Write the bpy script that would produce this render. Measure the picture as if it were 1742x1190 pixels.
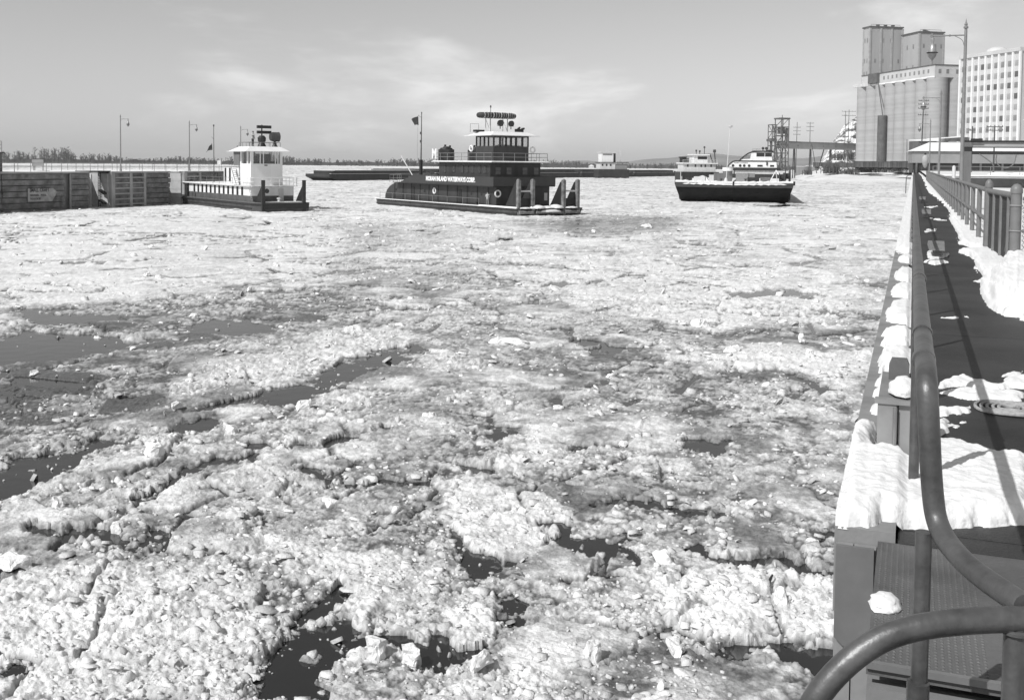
import bpy, math, random
import numpy as np
from math import sin, cos, radians, pi, sqrt, atan2, hypot
from mathutils import Vector, Matrix

SC = bpy.context.scene
COL = SC.collection
for _o in list(bpy.data.objects):
    bpy.data.objects.remove(_o)
random.seed(7)

# ------------------------------------------------------------------ camera
# world: +Y runs along the near lock wall, +X to the right, z = 0 is the river
PW, PH, PF = 1742.0, 1190.0, 1800.0          # photograph size and focal length in its pixels
PSI, PITCH, ROLL, SHY = radians(20.7325), radians(2.78), radians(0.5924), -229.65
EYE = np.array([0.0, 0.0, 6.5])
_f = np.array([-sin(PSI)*cos(PITCH), cos(PSI)*cos(PITCH), -sin(PITCH)])
_r0 = np.array([cos(PSI), sin(PSI), 0.0])
_u0 = np.cross(_r0, _f)
CR = cos(ROLL)*_r0 + sin(ROLL)*_u0
CU = -sin(ROLL)*_r0 + cos(ROLL)*_u0
CF = _f
cam_data = bpy.data.cameras.new('camera')
cam = bpy.data.objects.new('camera', cam_data)
COL.objects.link(cam)
cam.matrix_world = Matrix(((CR[0], CU[0], -CF[0], EYE[0]), (CR[1], CU[1], -CF[1], EYE[1]),
                           (CR[2], CU[2], -CF[2], EYE[2]), (0, 0, 0, 1)))
cam_data.sensor_fit = 'HORIZONTAL'
cam_data.sensor_width = 36.0
cam_data.lens = 36.0*PF/PW
cam_data.shift_y = SHY/PW
cam_data.clip_start = 0.05
cam_data.clip_end = 20000
SC.camera = cam
cam_data.dof.use_dof = False

def proj(P):
    d = np.asarray(P, float) - EYE
    z = d @ CF
    return PW/2 + PF*(d @ CR)/z, PH/2 - PF*(d @ CU)/z + SHY
def ray(px, py):
    return CF + CR*((px-PW/2)/PF) - CU*((py-SHY-PH/2)/PF)
def P(px, py, depth):
    return EYE + ray(px, py)*depth
def onz(px, py, z=0.0):
    d = ray(px, py); return EYE + d*((z-EYE[2])/d[2])
def onx(px, py, x):
    d = ray(px, py); return EYE + d*((x-EYE[0])/d[0])

# ------------------------------------------------------------------ sky, sun, exposure
SUN_EL, SUN_AZ = radians(45), radians(207)      # azimuth clockwise from +Y: behind the camera, to the left
world = bpy.data.worlds.new('World')
SC.world = world
world.use_nodes = True
wn = world.node_tree; wn.nodes.clear()
def wnode(t, **k):
    n = wn.nodes.new(t)
    for a, b in k.items(): setattr(n, a, b)
    return n
sky = wnode('ShaderNodeTexSky', sky_type='NISHITA', sun_disc=False)
sky.sun_elevation = SUN_EL; sky.sun_rotation = SUN_AZ
sky.air_density = 1.0; sky.dust_density = 0.6; sky.ozone_density = 1.0
bw = wnode('ShaderNodeVectorMath', operation='DOT_PRODUCT'); bw.inputs[1].default_value = (.36, .34, .30)     # black and white film, blue sensitive
tc = wnode('ShaderNodeTexCoord')
mp = wnode('ShaderNodeMapping'); mp.inputs['Scale'].default_value = (1.6, 1.6, 5.0); mp.inputs['Location'].default_value = (7.4, 2.6, 4.2)
nz = wnode('ShaderNodeTexNoise'); nz.inputs['Scale'].default_value = 2.6; nz.inputs['Detail'].default_value = 7; nz.inputs['Roughness'].default_value = .58
nz.inputs['Distortion'].default_value = .25
mr = wnode('ShaderNodeMapRange', interpolation_type='SMOOTHSTEP'); mr.inputs[1].default_value = .50; mr.inputs[2].default_value = .74; mr.inputs[3].default_value = 0; mr.inputs[4].default_value = .42
mxw = wnode('ShaderNodeMath', operation='MULTIPLY_ADD')
bg = wnode('ShaderNodeBackground'); bg.inputs['Strength'].default_value = 0.112
wo = wnode('ShaderNodeOutputWorld')
L = wn.links.new
L(sky.outputs[0], bw.inputs[0]); L(tc.outputs['Generated'], mp.inputs[0]); L(mp.outputs[0], nz.inputs['Vector'])
L(nz.outputs[0], mr.inputs[0])
L(mr.outputs[0], mxw.inputs[0]); L(bw.outputs['Value'], mxw.inputs[1]); L(bw.outputs['Value'], mxw.inputs[2])
L(mxw.outputs[0], bg.inputs[0]); L(bg.outputs[0], wo.inputs[0])
sun_d = bpy.data.lights.new('sun', 'SUN'); sun_d.energy = 3.9; sun_d.angle = radians(.53); sun_d.color = (1, 1, 1)
sun = bpy.data.objects.new('sun', sun_d); COL.objects.link(sun)
SUNV = Vector((sin(SUN_AZ)*cos(SUN_EL), cos(SUN_AZ)*cos(SUN_EL), sin(SUN_EL)))
sun.rotation_euler = SUNV.to_track_quat('Z', 'Y').to_euler()
vs = SC.view_settings
vs.view_transform = 'Standard'; vs.look = 'None'; vs.exposure = 0.0; vs.gamma = 1.0; vs.use_curve_mapping = False
SC.cycles.max_bounces = 6
SC.cycles.diffuse_bounces = 3
SC.cycles.use_denoising = True

# ------------------------------------------------------------------ materials (greys: the photograph is black and white)
MATS = {}
def mat(name, v, rough=.7, var=.15, scale=3.0, metal=0.0, bump=0.0, bscale=None, streak=False, v2=None, spec=.5, detail=6, band=False):
    """grey principled surface: large noise mottling between v*(1-var) and v*(1+var), optional second tone, fine bump"""
    if name in MATS: return MATS[name]
    m = bpy.data.materials.new(name); m.use_nodes = True
    nt = m.node_tree; b = nt.nodes['Principled BSDF']; N = nt.nodes.new; K = nt.links.new
    b.inputs['Roughness'].default_value = rough; b.inputs['Metallic'].default_value = metal
    b.inputs['Specular IOR Level'].default_value = spec
    t = N('ShaderNodeTexCoord'); mpn = N('ShaderNodeMapping')
    K(t.outputs['Object'], mpn.inputs[0])
    if band: mpn.inputs['Scale'].default_value = (.12, .12, 1.6)
    if streak: mpn.inputs['Scale'].default_value = (1, 1, .12)
    n1 = N('ShaderNodeTexNoise'); n1.inputs['Scale'].default_value = scale; n1.inputs['Detail'].default_value = detail; n1.inputs['Roughness'].default_value = .62
    K(mpn.outputs[0], n1.inputs['Vector'])
    r = N('ShaderNodeMapRange'); r.inputs[1].default_value = .3; r.inputs[2].default_value = .7
    lo, hi = (v*(1-var), v*(1+var)) if v2 is None else (v, v2)
    r.inputs[3].default_value = lo; r.inputs[4].default_value = hi
    K(n1.outputs[0], r.inputs[0])
    c = N('ShaderNodeCombineColor')
    for i in range(3): K(r.outputs[0], c.inputs[i])
    K(c.outputs[0], b.inputs['Base Color'])
    if bump:
        n2 = N('ShaderNodeTexNoise'); n2.inputs['Scale'].default_value = bscale or scale*8; n2.inputs['Detail'].default_value = 5
        K(t.outputs['Object'], n2.inputs['Vector'])
        bp = N('ShaderNodeBump'); bp.inputs['Strength'].default_value = bump; bp.inputs['Distance'].default_value = .02
        K(n2.outputs[0], bp.inputs['Height']); K(bp.outputs[0], b.inputs['Normal'])
    MATS[name] = m
    return m
def glass(name='window_glass', v=.05):
    if name in MATS: return MATS[name]
    m = bpy.data.materials.new(name); m.use_nodes = True
    b = m.node_tree.nodes['Principled BSDF']
    b.inputs['Base Color'].default_value = (v, v, v, 1); b.inputs['Roughness'].default_value = .06
    MATS[name] = m; return m

M_SNOW = mat('snow', .80, .85, .06, 3.5, bump=.5, bscale=26)
M_DARK = mat('dark_paint', .045, .5, .3, 1.6, bump=.1)
M_BLACK = mat('black_steel', .018, .5, .35, 2.0)
M_WHITE = mat('white_paint', .78, .5, .07, 1.5, streak=True)
M_OFFW = mat('off_white_paint', .58, .6, .12, 1.2, streak=True)
M_HULL = mat('hull_steel', .06, .55, .4, .9, bump=.15)
M_MID = mat('mid_grey_paint', .14, .55, .25, 1.4, streak=True, bump=.08)
M_GALV = mat('galvanised_steel', .30, .42, .18, 5.0, metal=.55)
M_GREY = mat('grey_steel', .26, .5, .2, 4.0)
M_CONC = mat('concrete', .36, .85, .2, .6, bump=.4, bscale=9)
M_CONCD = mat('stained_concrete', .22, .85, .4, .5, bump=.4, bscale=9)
M_TIMB = mat('old_timber', .11, .85, .5, 1.5, bump=.5, bscale=6)
M_ASPH = mat('dark_walkway', .016, .6, .5, 1.1, v2=.052, bump=.35, bscale=60)
M_GLASS = glass()
M_SKIN = mat('skin', .4, .6, .05)
M_CLOTHD = mat('dark_cloth', .05, .9, .2, 8)
M_CLOTHL = mat('light_cloth', .42, .9, .15, 8)

# ------------------------------------------------------------------ mesh building
class MB:
    def __init__(s): s.v = []; s.f = []
    def add(s, vs, fs):
        o = len(s.v); s.v += [tuple(map(float, p)) for p in vs]; s.f += [tuple(i+o for i in f) for f in fs]; return s
    def box(s, x0, x1, y0, y1, z0, z1):
        return s.add([(x0,y0,z0),(x1,y0,z0),(x1,y1,z0),(x0,y1,z0),(x0,y0,z1),(x1,y0,z1),(x1,y1,z1),(x0,y1,z1)],
                     [(0,3,2,1),(4,5,6,7),(0,1,5,4),(1,2,6,5),(2,3,7,6),(3,0,4,7)])
    def hexa(s, b, t):                       # bottom quad, top quad (ccw from above)
        return s.add(list(b)+list(t), [(0,3,2,1),(4,5,6,7),(0,1,5,4),(1,2,6,5),(2,3,7,6),(3,0,4,7)])
    def prism(s, poly, z0, z1, top=None):    # poly ccw in xy
        n = len(poly); tp = top or poly
        return s.add([(x,y,z0) for x,y in poly]+[(x,y,z1) for x,y in tp],
                     [tuple(range(n-1,-1,-1)), tuple(range(n,2*n))]+[(i,(i+1)%n,n+(i+1)%n,n+i) for i in range(n)])
    def prism_y(s, poly, y0, y1):            # poly in xz
        n = len(poly)
        return s.add([(x,y0,z) for x,z in poly]+[(x,y1,z) for x,z in poly],
                     [tuple(range(n)), tuple(range(2*n-1,n-1,-1))]+[(i,n+i,n+(i+1)%n,(i+1)%n) for i in range(n)])
    def prism_x(s, poly, x0, x1):            # poly in yz
        n = len(poly)
        return s.add([(x0,y,z) for y,z in poly]+[(x1,y,z) for y,z in poly],
                     [tuple(range(n-1,-1,-1)), tuple(range(n,2*n))]+[(i,(i+1)%n,n+(i+1)%n,n+i) for i in range(n)])
    def tube(s, pts, r, n=8, caps=True, closed=False):
        pts = [Vector(p) for p in pts]; k = len(pts); rr = r if isinstance(r, (list, tuple)) else [r]*k
        o = len(s.v); ref = None
        for i, p in enumerate(pts):
            if closed: t = (pts[(i+1) % k]-pts[i-1]).normalized()
            else: t = ((pts[min(i+1,k-1)]-pts[max(i-1,0)])).normalized()
            if ref is None:
                ref = Vector((0,0,1)) if abs(t.z) < .9 else Vector((1,0,0))
            a = ref - t*ref.dot(t)
            if a.length < 1e-6: a = t.orthogonal()
            a.normalize(); b = t.cross(a); ref = a
            for j in range(n):
                q = p + (a*cos(2*pi*j/n)+b*sin(2*pi*j/n))*rr[i]
                s.v.append(tuple(q))
        m = k if closed else k-1
        for i in range(m):
            i2 = (i+1) % k
            for j in range(n):
                s.f.append((o+i*n+j, o+i*n+(j+1)%n, o+i2*n+(j+1)%n, o+i2*n+j))
        if caps and not closed:
            s.f.append(tuple(o+j for j in range(n-1,-1,-1))); s.f.append(tuple(o+(k-1)*n+j for j in range(n)))
        return s
    def cyl(s, x, y, z0, z1, r, n=16, r1=None):
        return s.tube([(x,y,z0),(x,y,z1)], [r, r if r1 is None else r1], n)
    def lathe(s, prof, cx=0, cy=0, n=20, axis='z', cz=0):
        o = len(s.v)
        for r, h in prof:
            for j in range(n):
                a = 2*pi*j/n
                if axis == 'z': s.v.append((cx+r*cos(a), cy+r*sin(a), cz+h))
                elif axis == 'x': s.v.append((cx+h, cy+r*cos(a), cz+r*sin(a)))
                else: s.v.append((cx-r*cos(a), cy+h, cz+r*sin(a)))
        for i in range(len(prof)-1):
            for j in range(n):
                s.f.append((o+i*n+j, o+i*n+(j+1)%n, o+(i+1)*n+(j+1)%n, o+(i+1)*n+j))
        s.f.append(tuple(o+j for j in range(n-1,-1,-1))); s.f.append(tuple(o+(len(prof)-1)*n+j for j in range(n)))
        return s
    def torus(s, c, R, r, axis='x', n=20, m=8):
        pts = []
        for i in range(n):
            a = 2*pi*i/n
            d = {'x': (0,cos(a),sin(a)), 'y': (cos(a),0,sin(a)), 'z': (cos(a),sin(a),0)}[axis]
            pts.append((c[0]+d[0]*R, c[1]+d[1]*R, c[2]+d[2]*R))
        return s.tube(pts, r, m, closed=True)
    def mesh(s, name, m=None, smooth=False):
        me = bpy.data.meshes.new(name); me.from_pydata(s.v, [], s.f)
        if m: me.materials.append(m)
        if smooth:
            me.polygons.foreach_set('use_smooth', [True]*len(me.polygons))
            me.set_sharp_from_angle(angle=radians(40))
        me.update(); return me
    def build(s, name, m, parent=None, smooth=False, loc=None):
        o = bpy.data.objects.new(name, s.mesh(name, m, smooth)); COL.objects.link(o)
        if parent is not None: o.parent = parent
        if loc is not None: o.location = loc
        return o

def tag(o, label=None, cat=None, group=None, kind=None):
    if label: o['label'] = label
    if cat: o['category'] = cat
    if group: o['group'] = group
    if kind: o['kind'] = kind
    return o
def thing(name, label, cat, loc=(0,0,0), rz=0.0, group=None):
    o = bpy.data.objects.new(name, None); COL.objects.link(o)
    o.location = tuple(map(float, loc)); o.rotation_euler = (0, 0, rz); o.empty_display_size = .2
    return tag(o, label, cat, group)
def put(me, name, parent=None, loc=(0,0,0), rot=(0,0,0), sc=None):
    o = bpy.data.objects.new(name, me); COL.objects.link(o); o.parent = parent
    o.location = tuple(map(float, loc)); o.rotation_euler = rot
    if sc: o.scale = sc
    return o
def copy_tree(o, parent=None):
    c = o.copy(); COL.objects.link(c); c.parent = parent
    for ch in list(o.children): copy_tree(ch, c)
    return c
def rawmesh(name, V, F, m, smooth=False, attr=None):
    """numpy vertices (n,3) and quads (k,4)"""
    me = bpy.data.meshes.new(name)
    me.vertices.add(len(V)); me.vertices.foreach_set('co', np.ascontiguousarray(V, np.float32).ravel())
    k = F.shape[1]
    me.loops.add(len(F)*k); me.loops.foreach_set('vertex_index', np.ascontiguousarray(F, np.int32).ravel())
    me.polygons.add(len(F)); me.polygons.foreach_set('loop_start', np.arange(0, len(F)*k, k, dtype=np.int32))
    me.update(calc_edges=True)
    if smooth: me.polygons.foreach_set('use_smooth', np.ones(len(F), bool))
    for nm, arr in (attr or {}).items():
        a = me.attributes.new(nm, 'FLOAT', 'POINT'); a.data.foreach_set('value', np.ascontiguousarray(arr, np.float32))
    me.materials.append(m); me.validate()
    return me
def text(name, s, size, m, parent, M, bold=.0, xs=1.0, depth=.01):
    cu = bpy.data.curves.new(name, 'FONT'); cu.body = s; cu.size = size; cu.offset = bold; cu.extrude = depth
    cu.align_x = 'LEFT'; cu.align_y = 'BOTTOM'; cu.resolution_u = 3
    t = bpy.data.objects.new(name+'_c', cu); COL.objects.link(t)
    dg = bpy.context.evaluated_depsgraph_get(); me = bpy.data.meshes.new_from_object(t.evaluated_get(dg))
    bpy.data.objects.remove(t); bpy.data.curves.remove(cu)
    w = max(v.co.x for v in me.vertices) if len(me.vertices) else 1
    for v in me.vertices: v.co.x *= xs/w if xs else 1
    me.materials.clear(); me.materials.append(m)
    o = bpy.data.objects.new(name, me); COL.objects.link(o); o.parent = parent; o.matrix_local = M
    return o

# ------------------------------------------------------------------ noise on numpy arrays
def _h(ix, iy, seed):
    with np.errstate(over='ignore'):
        a = (ix.astype(np.int32).view(np.uint32)*np.uint32(374761393)) ^ (iy.astype(np.int32).view(np.uint32)*np.uint32(668265263)) ^ np.uint32((seed*2246822519) & 0xffffffff)
        a = (a ^ (a >> np.uint32(13)))*np.uint32(1274126177)
        a = (a ^ (a >> np.uint32(16)))*np.uint32(2654435761)
        a = a ^ (a >> np.uint32(15))
    return a.astype(np.float32)*np.float32(1/4294967296.0)
def vnoise(x, y, seed=0):
    ix = np.floor(x); iy = np.floor(y); fx = x-ix; fy = y-iy
    ux = fx*fx*fx*(fx*(fx*6-15)+10); uy = fy*fy*fy*(fy*(fy*6-15)+10)
    def g(dx, dy):
        a = _h(ix+dx, iy+dy, seed)*2*pi
        return np.cos(a)*(fx-dx)+np.sin(a)*(fy-dy)
    return 1.5*((g(0,0)*(1-ux)+g(1,0)*ux)*(1-uy)+(g(0,1)*(1-ux)+g(1,1)*ux)*uy)
def fbm(x, y, seed=0, o=4, gain=.5, lac=2.03):
    s = 0; a = 1; t = 0
    for i in range(o):
        s = s + a*vnoise(x, y, seed+i*17); t += a; a *= gain; x = x*lac+3.1; y = y*lac-1.7
    return s/t
def lumps(x, y, cell, seed, keep=1.0, k=1.0, flat=0.0):
    """chunks: highest of the neighbouring cells' tilted caps; returns height 0..~1 and the winner's random number"""
    u = x/cell; v = y/cell; ix = np.floor(u); iy = np.floor(v)
    best = np.full(x.shape, -1.0, np.float32); rid = np.zeros(x.shape, np.float32)
    for dx in (-1, 0, 1):
        for dy in (-1, 0, 1):
            cx = ix+dx; cy = iy+dy
            r1 = _h(cx, cy, seed); r2 = _h(cx, cy, seed+1); r3 = _h(cx, cy, seed+2); r4 = _h(cx, cy, seed+3)
            px = u-(cx+.15+.7*r1); py = v-(cy+.15+.7*r2)
            a = r3*2*pi; ca = np.cos(a); sa = np.sin(a)
            e = .65+.7*_h(cx, cy, seed+4)
            q1 = (px*ca+py*sa)*e; q2 = (-px*sa+py*ca)/e
            if flat > 0:
                d = np.maximum(np.maximum(np.abs(q1), np.abs(q2)), np.abs(q1*.6+q2*.8))
                rad = .28+.3*r4
                hh = (.35+.65*r4)+q1*(_h(cx, cy, seed+5)-.5)*1.1 - np.maximum(0, d-rad)*6.0
            else:
                hh = (.25+.75*r4) - (q1*q1+q2*q2)*k*1.7
            hh = np.where(_h(cx, cy, seed+6) < keep, hh, -1.0)
            w = hh > best
            best = np.where(w, hh, best); rid = np.where(w, r1, rid)
    return best, rid
def sstep(a, b, x):
    t = np.clip((x-a)/(b-a), 0, 1); return t*t*(3-2*t)
def poly_sd(px, py, poly):
    """signed distance to a polygon (negative inside)"""
    n = len(poly); d = np.full(px.shape, 1e9); ins = np.zeros(px.shape, bool)
    for i in range(n):
        x0, y0 = poly[i]; x1, y1 = poly[(i+1) % n]
        ex, ey = x1-x0, y1-y0
        t = np.clip(((px-x0)*ex+(py-y0)*ey)/(ex*ex+ey*ey+1e-12), 0, 1)
        d = np.minimum(d, np.hypot(px-x0-t*ex, py-y0-t*ey))
        if y1 != y0:
            c = ((y0 > py) != (y1 > py)) & (px < (x1-x0)*(py-y0)/(y1-y0)+x0)
            ins ^= c
    return np.where(ins, -d, d)
def line_d(px, py, pts):
    d = np.full(px.shape, 1e9)
    for (x0, y0), (x1, y1) in zip(pts[:-1], pts[1:]):
        ex, ey = x1-x0, y1-y0
        t = np.clip(((px-x0)*ex+(py-y0)*ey)/(ex*ex+ey*ey+1e-12), 0, 1)
        d = np.minimum(d, np.hypot(px-x0-t*ex, py-y0-t*ey))
    return d
def G(pts, z=0.0):
    """pixel outline -> ground outline (x, y) on the plane z"""
    return [tuple(onz(a, b, z)[:2]) for a, b in pts]

# ================================================================== river and ice
def sheet(name, x0, x1, y0, y1, z, m, kind='structure'):
    o = MB().add([(x0,y0,z),(x1,y0,z),(x1,y1,z),(x0,y1,z)], [(0,1,2,3)]).build(name, m)
    return tag(o, kind=kind)
m = bpy.data.materials.new('river_water'); m.use_nodes = True
_b = m.node_tree.nodes['Principled BSDF']; _b.inputs['Base Color'].default_value = (.018, .018, .018, 1); _b.inputs['Roughness'].default_value = .1
_n = m.node_tree.nodes.new('ShaderNodeTexNoise'); _n.inputs['Scale'].default_value = 1.6; _n.inputs['Detail'].default_value = 4
_t = m.node_tree.nodes.new('ShaderNodeTexCoord'); _p = m.node_tree.nodes.new('ShaderNodeBump'); _p.inputs['Strength'].default_value = .12; _p.inputs['Distance'].default_value = .05
m.node_tree.links.new(_t.outputs['Object'], _n.inputs['Vector']); m.node_tree.links.new(_n.outputs[0], _p.inputs['Height']); m.node_tree.links.new(_p.outputs[0], _b.inputs['Normal'])
M_WATER = m
tag(sheet('river', -9000, 9000, -200, 12000, 0.0, M_WATER), 'dark open river water between the floating ice', 'water')

WATER_AND_SHADE = [  # open pools, leads, and a barge shadow as dark water, outlines in photograph pixels on the river plane
 [(-60,590),(0,585),(80,562),(150,566),(215,577),(262,584),(200,598),(100,610),(0,624),(-60,632)],
 [(75,529),(150,533),(235,543),(160,549),(85,546)],
 [(318,571),(350,553),(455,549),(470,561),(392,574)],
 [(445,676),(520,656),(560,640),(600,625),(655,604),(706,590),(692,614),(642,640),(580,656),(525,672),(470,690)],
 [(-60,815),(0,800),(60,783),(130,770),(200,745),(216,751),(172,776),(132,802),(60,838),(0,856),(-60,880)],
 [(380,927),(420,903),(446,884),(492,877),(472,892),(442,906),(415,927)],
 [(425,1200),(470,1106),(520,1072),(600,1055),(650,1078),(612,1105),(584,1150),(600,1200)],
 [(725,898),(800,928),(900,953),(868,986),(800,992),(765,962)],
 [(868,1005),(905,1025),(892,1062),(862,1092),(848,1060)],
 [(1085,1050),(1160,1062),(1240,1088),(1330,1098),(1425,1085),(1425,1150),(1370,1150),(1280,1122),(1180,1092)],
 [(1165,752),(1205,742),(1250,746),(1205,766)],
 [(828,716),(850,712),(884,738),(852,752)],
 [(1335,890),(1425,895),(1425,930),(1370,926)],
 [(100,1150),(40,1120),(0,1130),(-40,1150),(0,1160)],
 [(1000,690),(1060,680),(1040,700)],
 [(740,800),(830,795),(905,806),(820,812)],
 [(300,735),(330,722),(370,716),(340,738)],
 [(0,655),(60,650),(30,668),(-30,680)],
 [(1230,498),(1330,494),(1400,500),(1300,506)], [(1330,345),(1352,346),(1372,352),(1335,352)],  # last outline: shadow beside the barge, put in as dark water
]
CRACKS = [  # thin dark leads (pixel polyline, half width in px at the place)
 ([(790,428),(830,415),(880,403)],3), ([(560,470),(640,461),(700,455),(770,450),(850,448)],3), ([(700,478),(760,480),(820,480)],3),
 ([(910,490),(1000,477),(1080,468)],3), ([(380,498),(470,494),(560,492)],3), ([(1060,565),(1200,566),(1350,567),(1500,570)],4),
 ([(560,540),(640,533),(760,527)],5), ([(0,530),(60,526),(160,523)],5), ([(640,740),(560,760),(440,765),(430,790),(340,800),(250,850)],5),
 ([(1190,415),(1300,418),(1420,420)],2), ([(1000,368),(1120,376)],2), ([(480,660),(420,690),(330,705)],6), ([(940,560),(1010,600),(1100,590)],5),
 ([(1010,860),(1120,870),(1230,865)],7), ([(1180,930),(1300,960),(1420,975)],8), ([(700,830),(600,830),(540,800)],7), ([(90,900),(200,905),(250,930)],8),
 ([(600,1010),(560,1040),(520,1060)],9), ([(640,1100),(760,1125),(860,1100)],9), ([(1240,620),(1320,640),(1400,660)],6), ([(930,890),(960,930),(1060,960)],7),
 ([(0,440),(120,446),(260,444)],2), ([(200,415),(330,420),(450,413)],2), ([(1090,450),(1250,455),(1400,446)],2),
]
FLOES = [  # raised plates: outline, height, whiteness, roughness
 ([(0,380),(250,365),(460,372),(600,400),(560,470),(420,480),(250,510),(100,520),(0,526)], .16, .9, .35),
 ([(530,775),(560,720),(690,698),(745,712),(770,748),(690,790),(570,792)], .24, .8, .35),
 ([(735,905),(720,850),(800,825),(920,838),(958,880),(945,930),(880,945),(800,930)], .30, .9, .40),
 ([(545,960),(620,945),(720,960),(750,1010),(720,1060),(640,1060),(560,1030)], .28, .85, .5),
 ([(1065,1040),(1100,995),(1200,985),(1420,985),(1420,1075),(1330,1092),(1240,1082),(1150,1055)], .34, 1., .75),
 ([(-60,1000),(150,965),(330,960),(420,990),(470,1080),(420,1140),(380,1200),(-60,1200)], .26, .9, .75),
 ([(760,1065),(860,1040),(860,1095),(780,1140),(740,1110)], .24, .9, .55),
 ([(330,830),(480,840),(660,850),(640,900),(520,930),(440,900),(330,890)], .16, .6, .4),
 ([(1060,785),(1150,765),(1170,775),(1120,792)], .12, .6, .05), ([(1230,885),(1330,875),(1345,905),(1260,908)], .12, .5, .05), ([(1140,905),(1190,895),(1185,925)], .12, .5, .05),
 ([(880,470),(1050,440),(1420,460),(1460,540),(1200,560),(1000,540)], .10, .9, .8),
 ([(1120,610),(1300,590),(1480,610),(1490,650),(1380,640)], .18, 1., .9),
 ([(600,560),(730,575),(640,610),(460,655),(300,680),(330,640)], .12, .75, .9),
]
SLUSH = [ # grey waterlogged slush: outline, strength
 ([(-60,640),(120,640),(330,640),(260,690),(100,730),(-60,770)], 1.1), ([(640,470),(800,470),(780,505),(650,510)], .45), ([(880,600),(1100,590),(1330,640),(1240,700),(980,690)], .42),
 ([(430,505),(560,490),(640,500),(600,545),(470,550)], .6), ([(890,378),(990,368),(1100,370),(1150,372),(1120,392),(1000,402),(940,396)], 1.38), ([(700,700),(800,690),(860,760),(760,770)], .35),
 ([(950,820),(1230,800),(1300,850),(1100,900),(960,880)], .45), ([(620,920),(740,890),(760,990),(640,960)], .55), ([(1150,560),(1480,560),(1480,600),(1200,590)], .4),
 ([(0,525),(480,525),(560,545),(440,590),(220,640),(0,650)], .45), ([(540,385),(700,380),(760,410),(600,440)], .25), ([(980,1080),(1420,1090),(1420,1200),(1000,1200)], .4),
]
def local(px, py, g, pad):
    """indices of the points inside an outline's padded bounding box"""
    gx = [p[0] for p in g]; gy = [p[1] for p in g]
    return np.nonzero((px > min(gx)-pad) & (px < max(gx)+pad) & (py > min(gy)-pad) & (py < max(gy)+pad))
def vor(x, y, cell, seed):
    """centre of the nearest jittered cell (cell size may vary from zone to zone)"""
    u = x/cell; v = y/cell; ix = np.floor(u); iy = np.floor(v)
    bd_ = np.full(x.shape, 9.0, np.float32); b2_ = np.full(x.shape, 9.0, np.float32); cx_ = x.copy(); cy_ = y.copy(); rid = np.zeros(x.shape)
    for dx in (-1, 0, 1):
        for dy in (-1, 0, 1):
            gx = ix+dx; gy = iy+dy; px = gx+.1+.8*_h(gx, gy, seed); py = gy+.1+.8*_h(gx, gy, seed+1)
            d = (px-u)**2+(py-v)**2; w = d < bd_
            b2_ = np.where(w, bd_, np.minimum(b2_, d))
            bd_ = np.where(w, d, bd_); cx_ = np.where(w, px*cell, cx_); cy_ = np.where(w, py*cell, cy_); rid = np.where(w, _h(gx, gy, seed+2), rid)
    return cx_, cy_, rid, np.sqrt(b2_)-np.sqrt(bd_)
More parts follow.
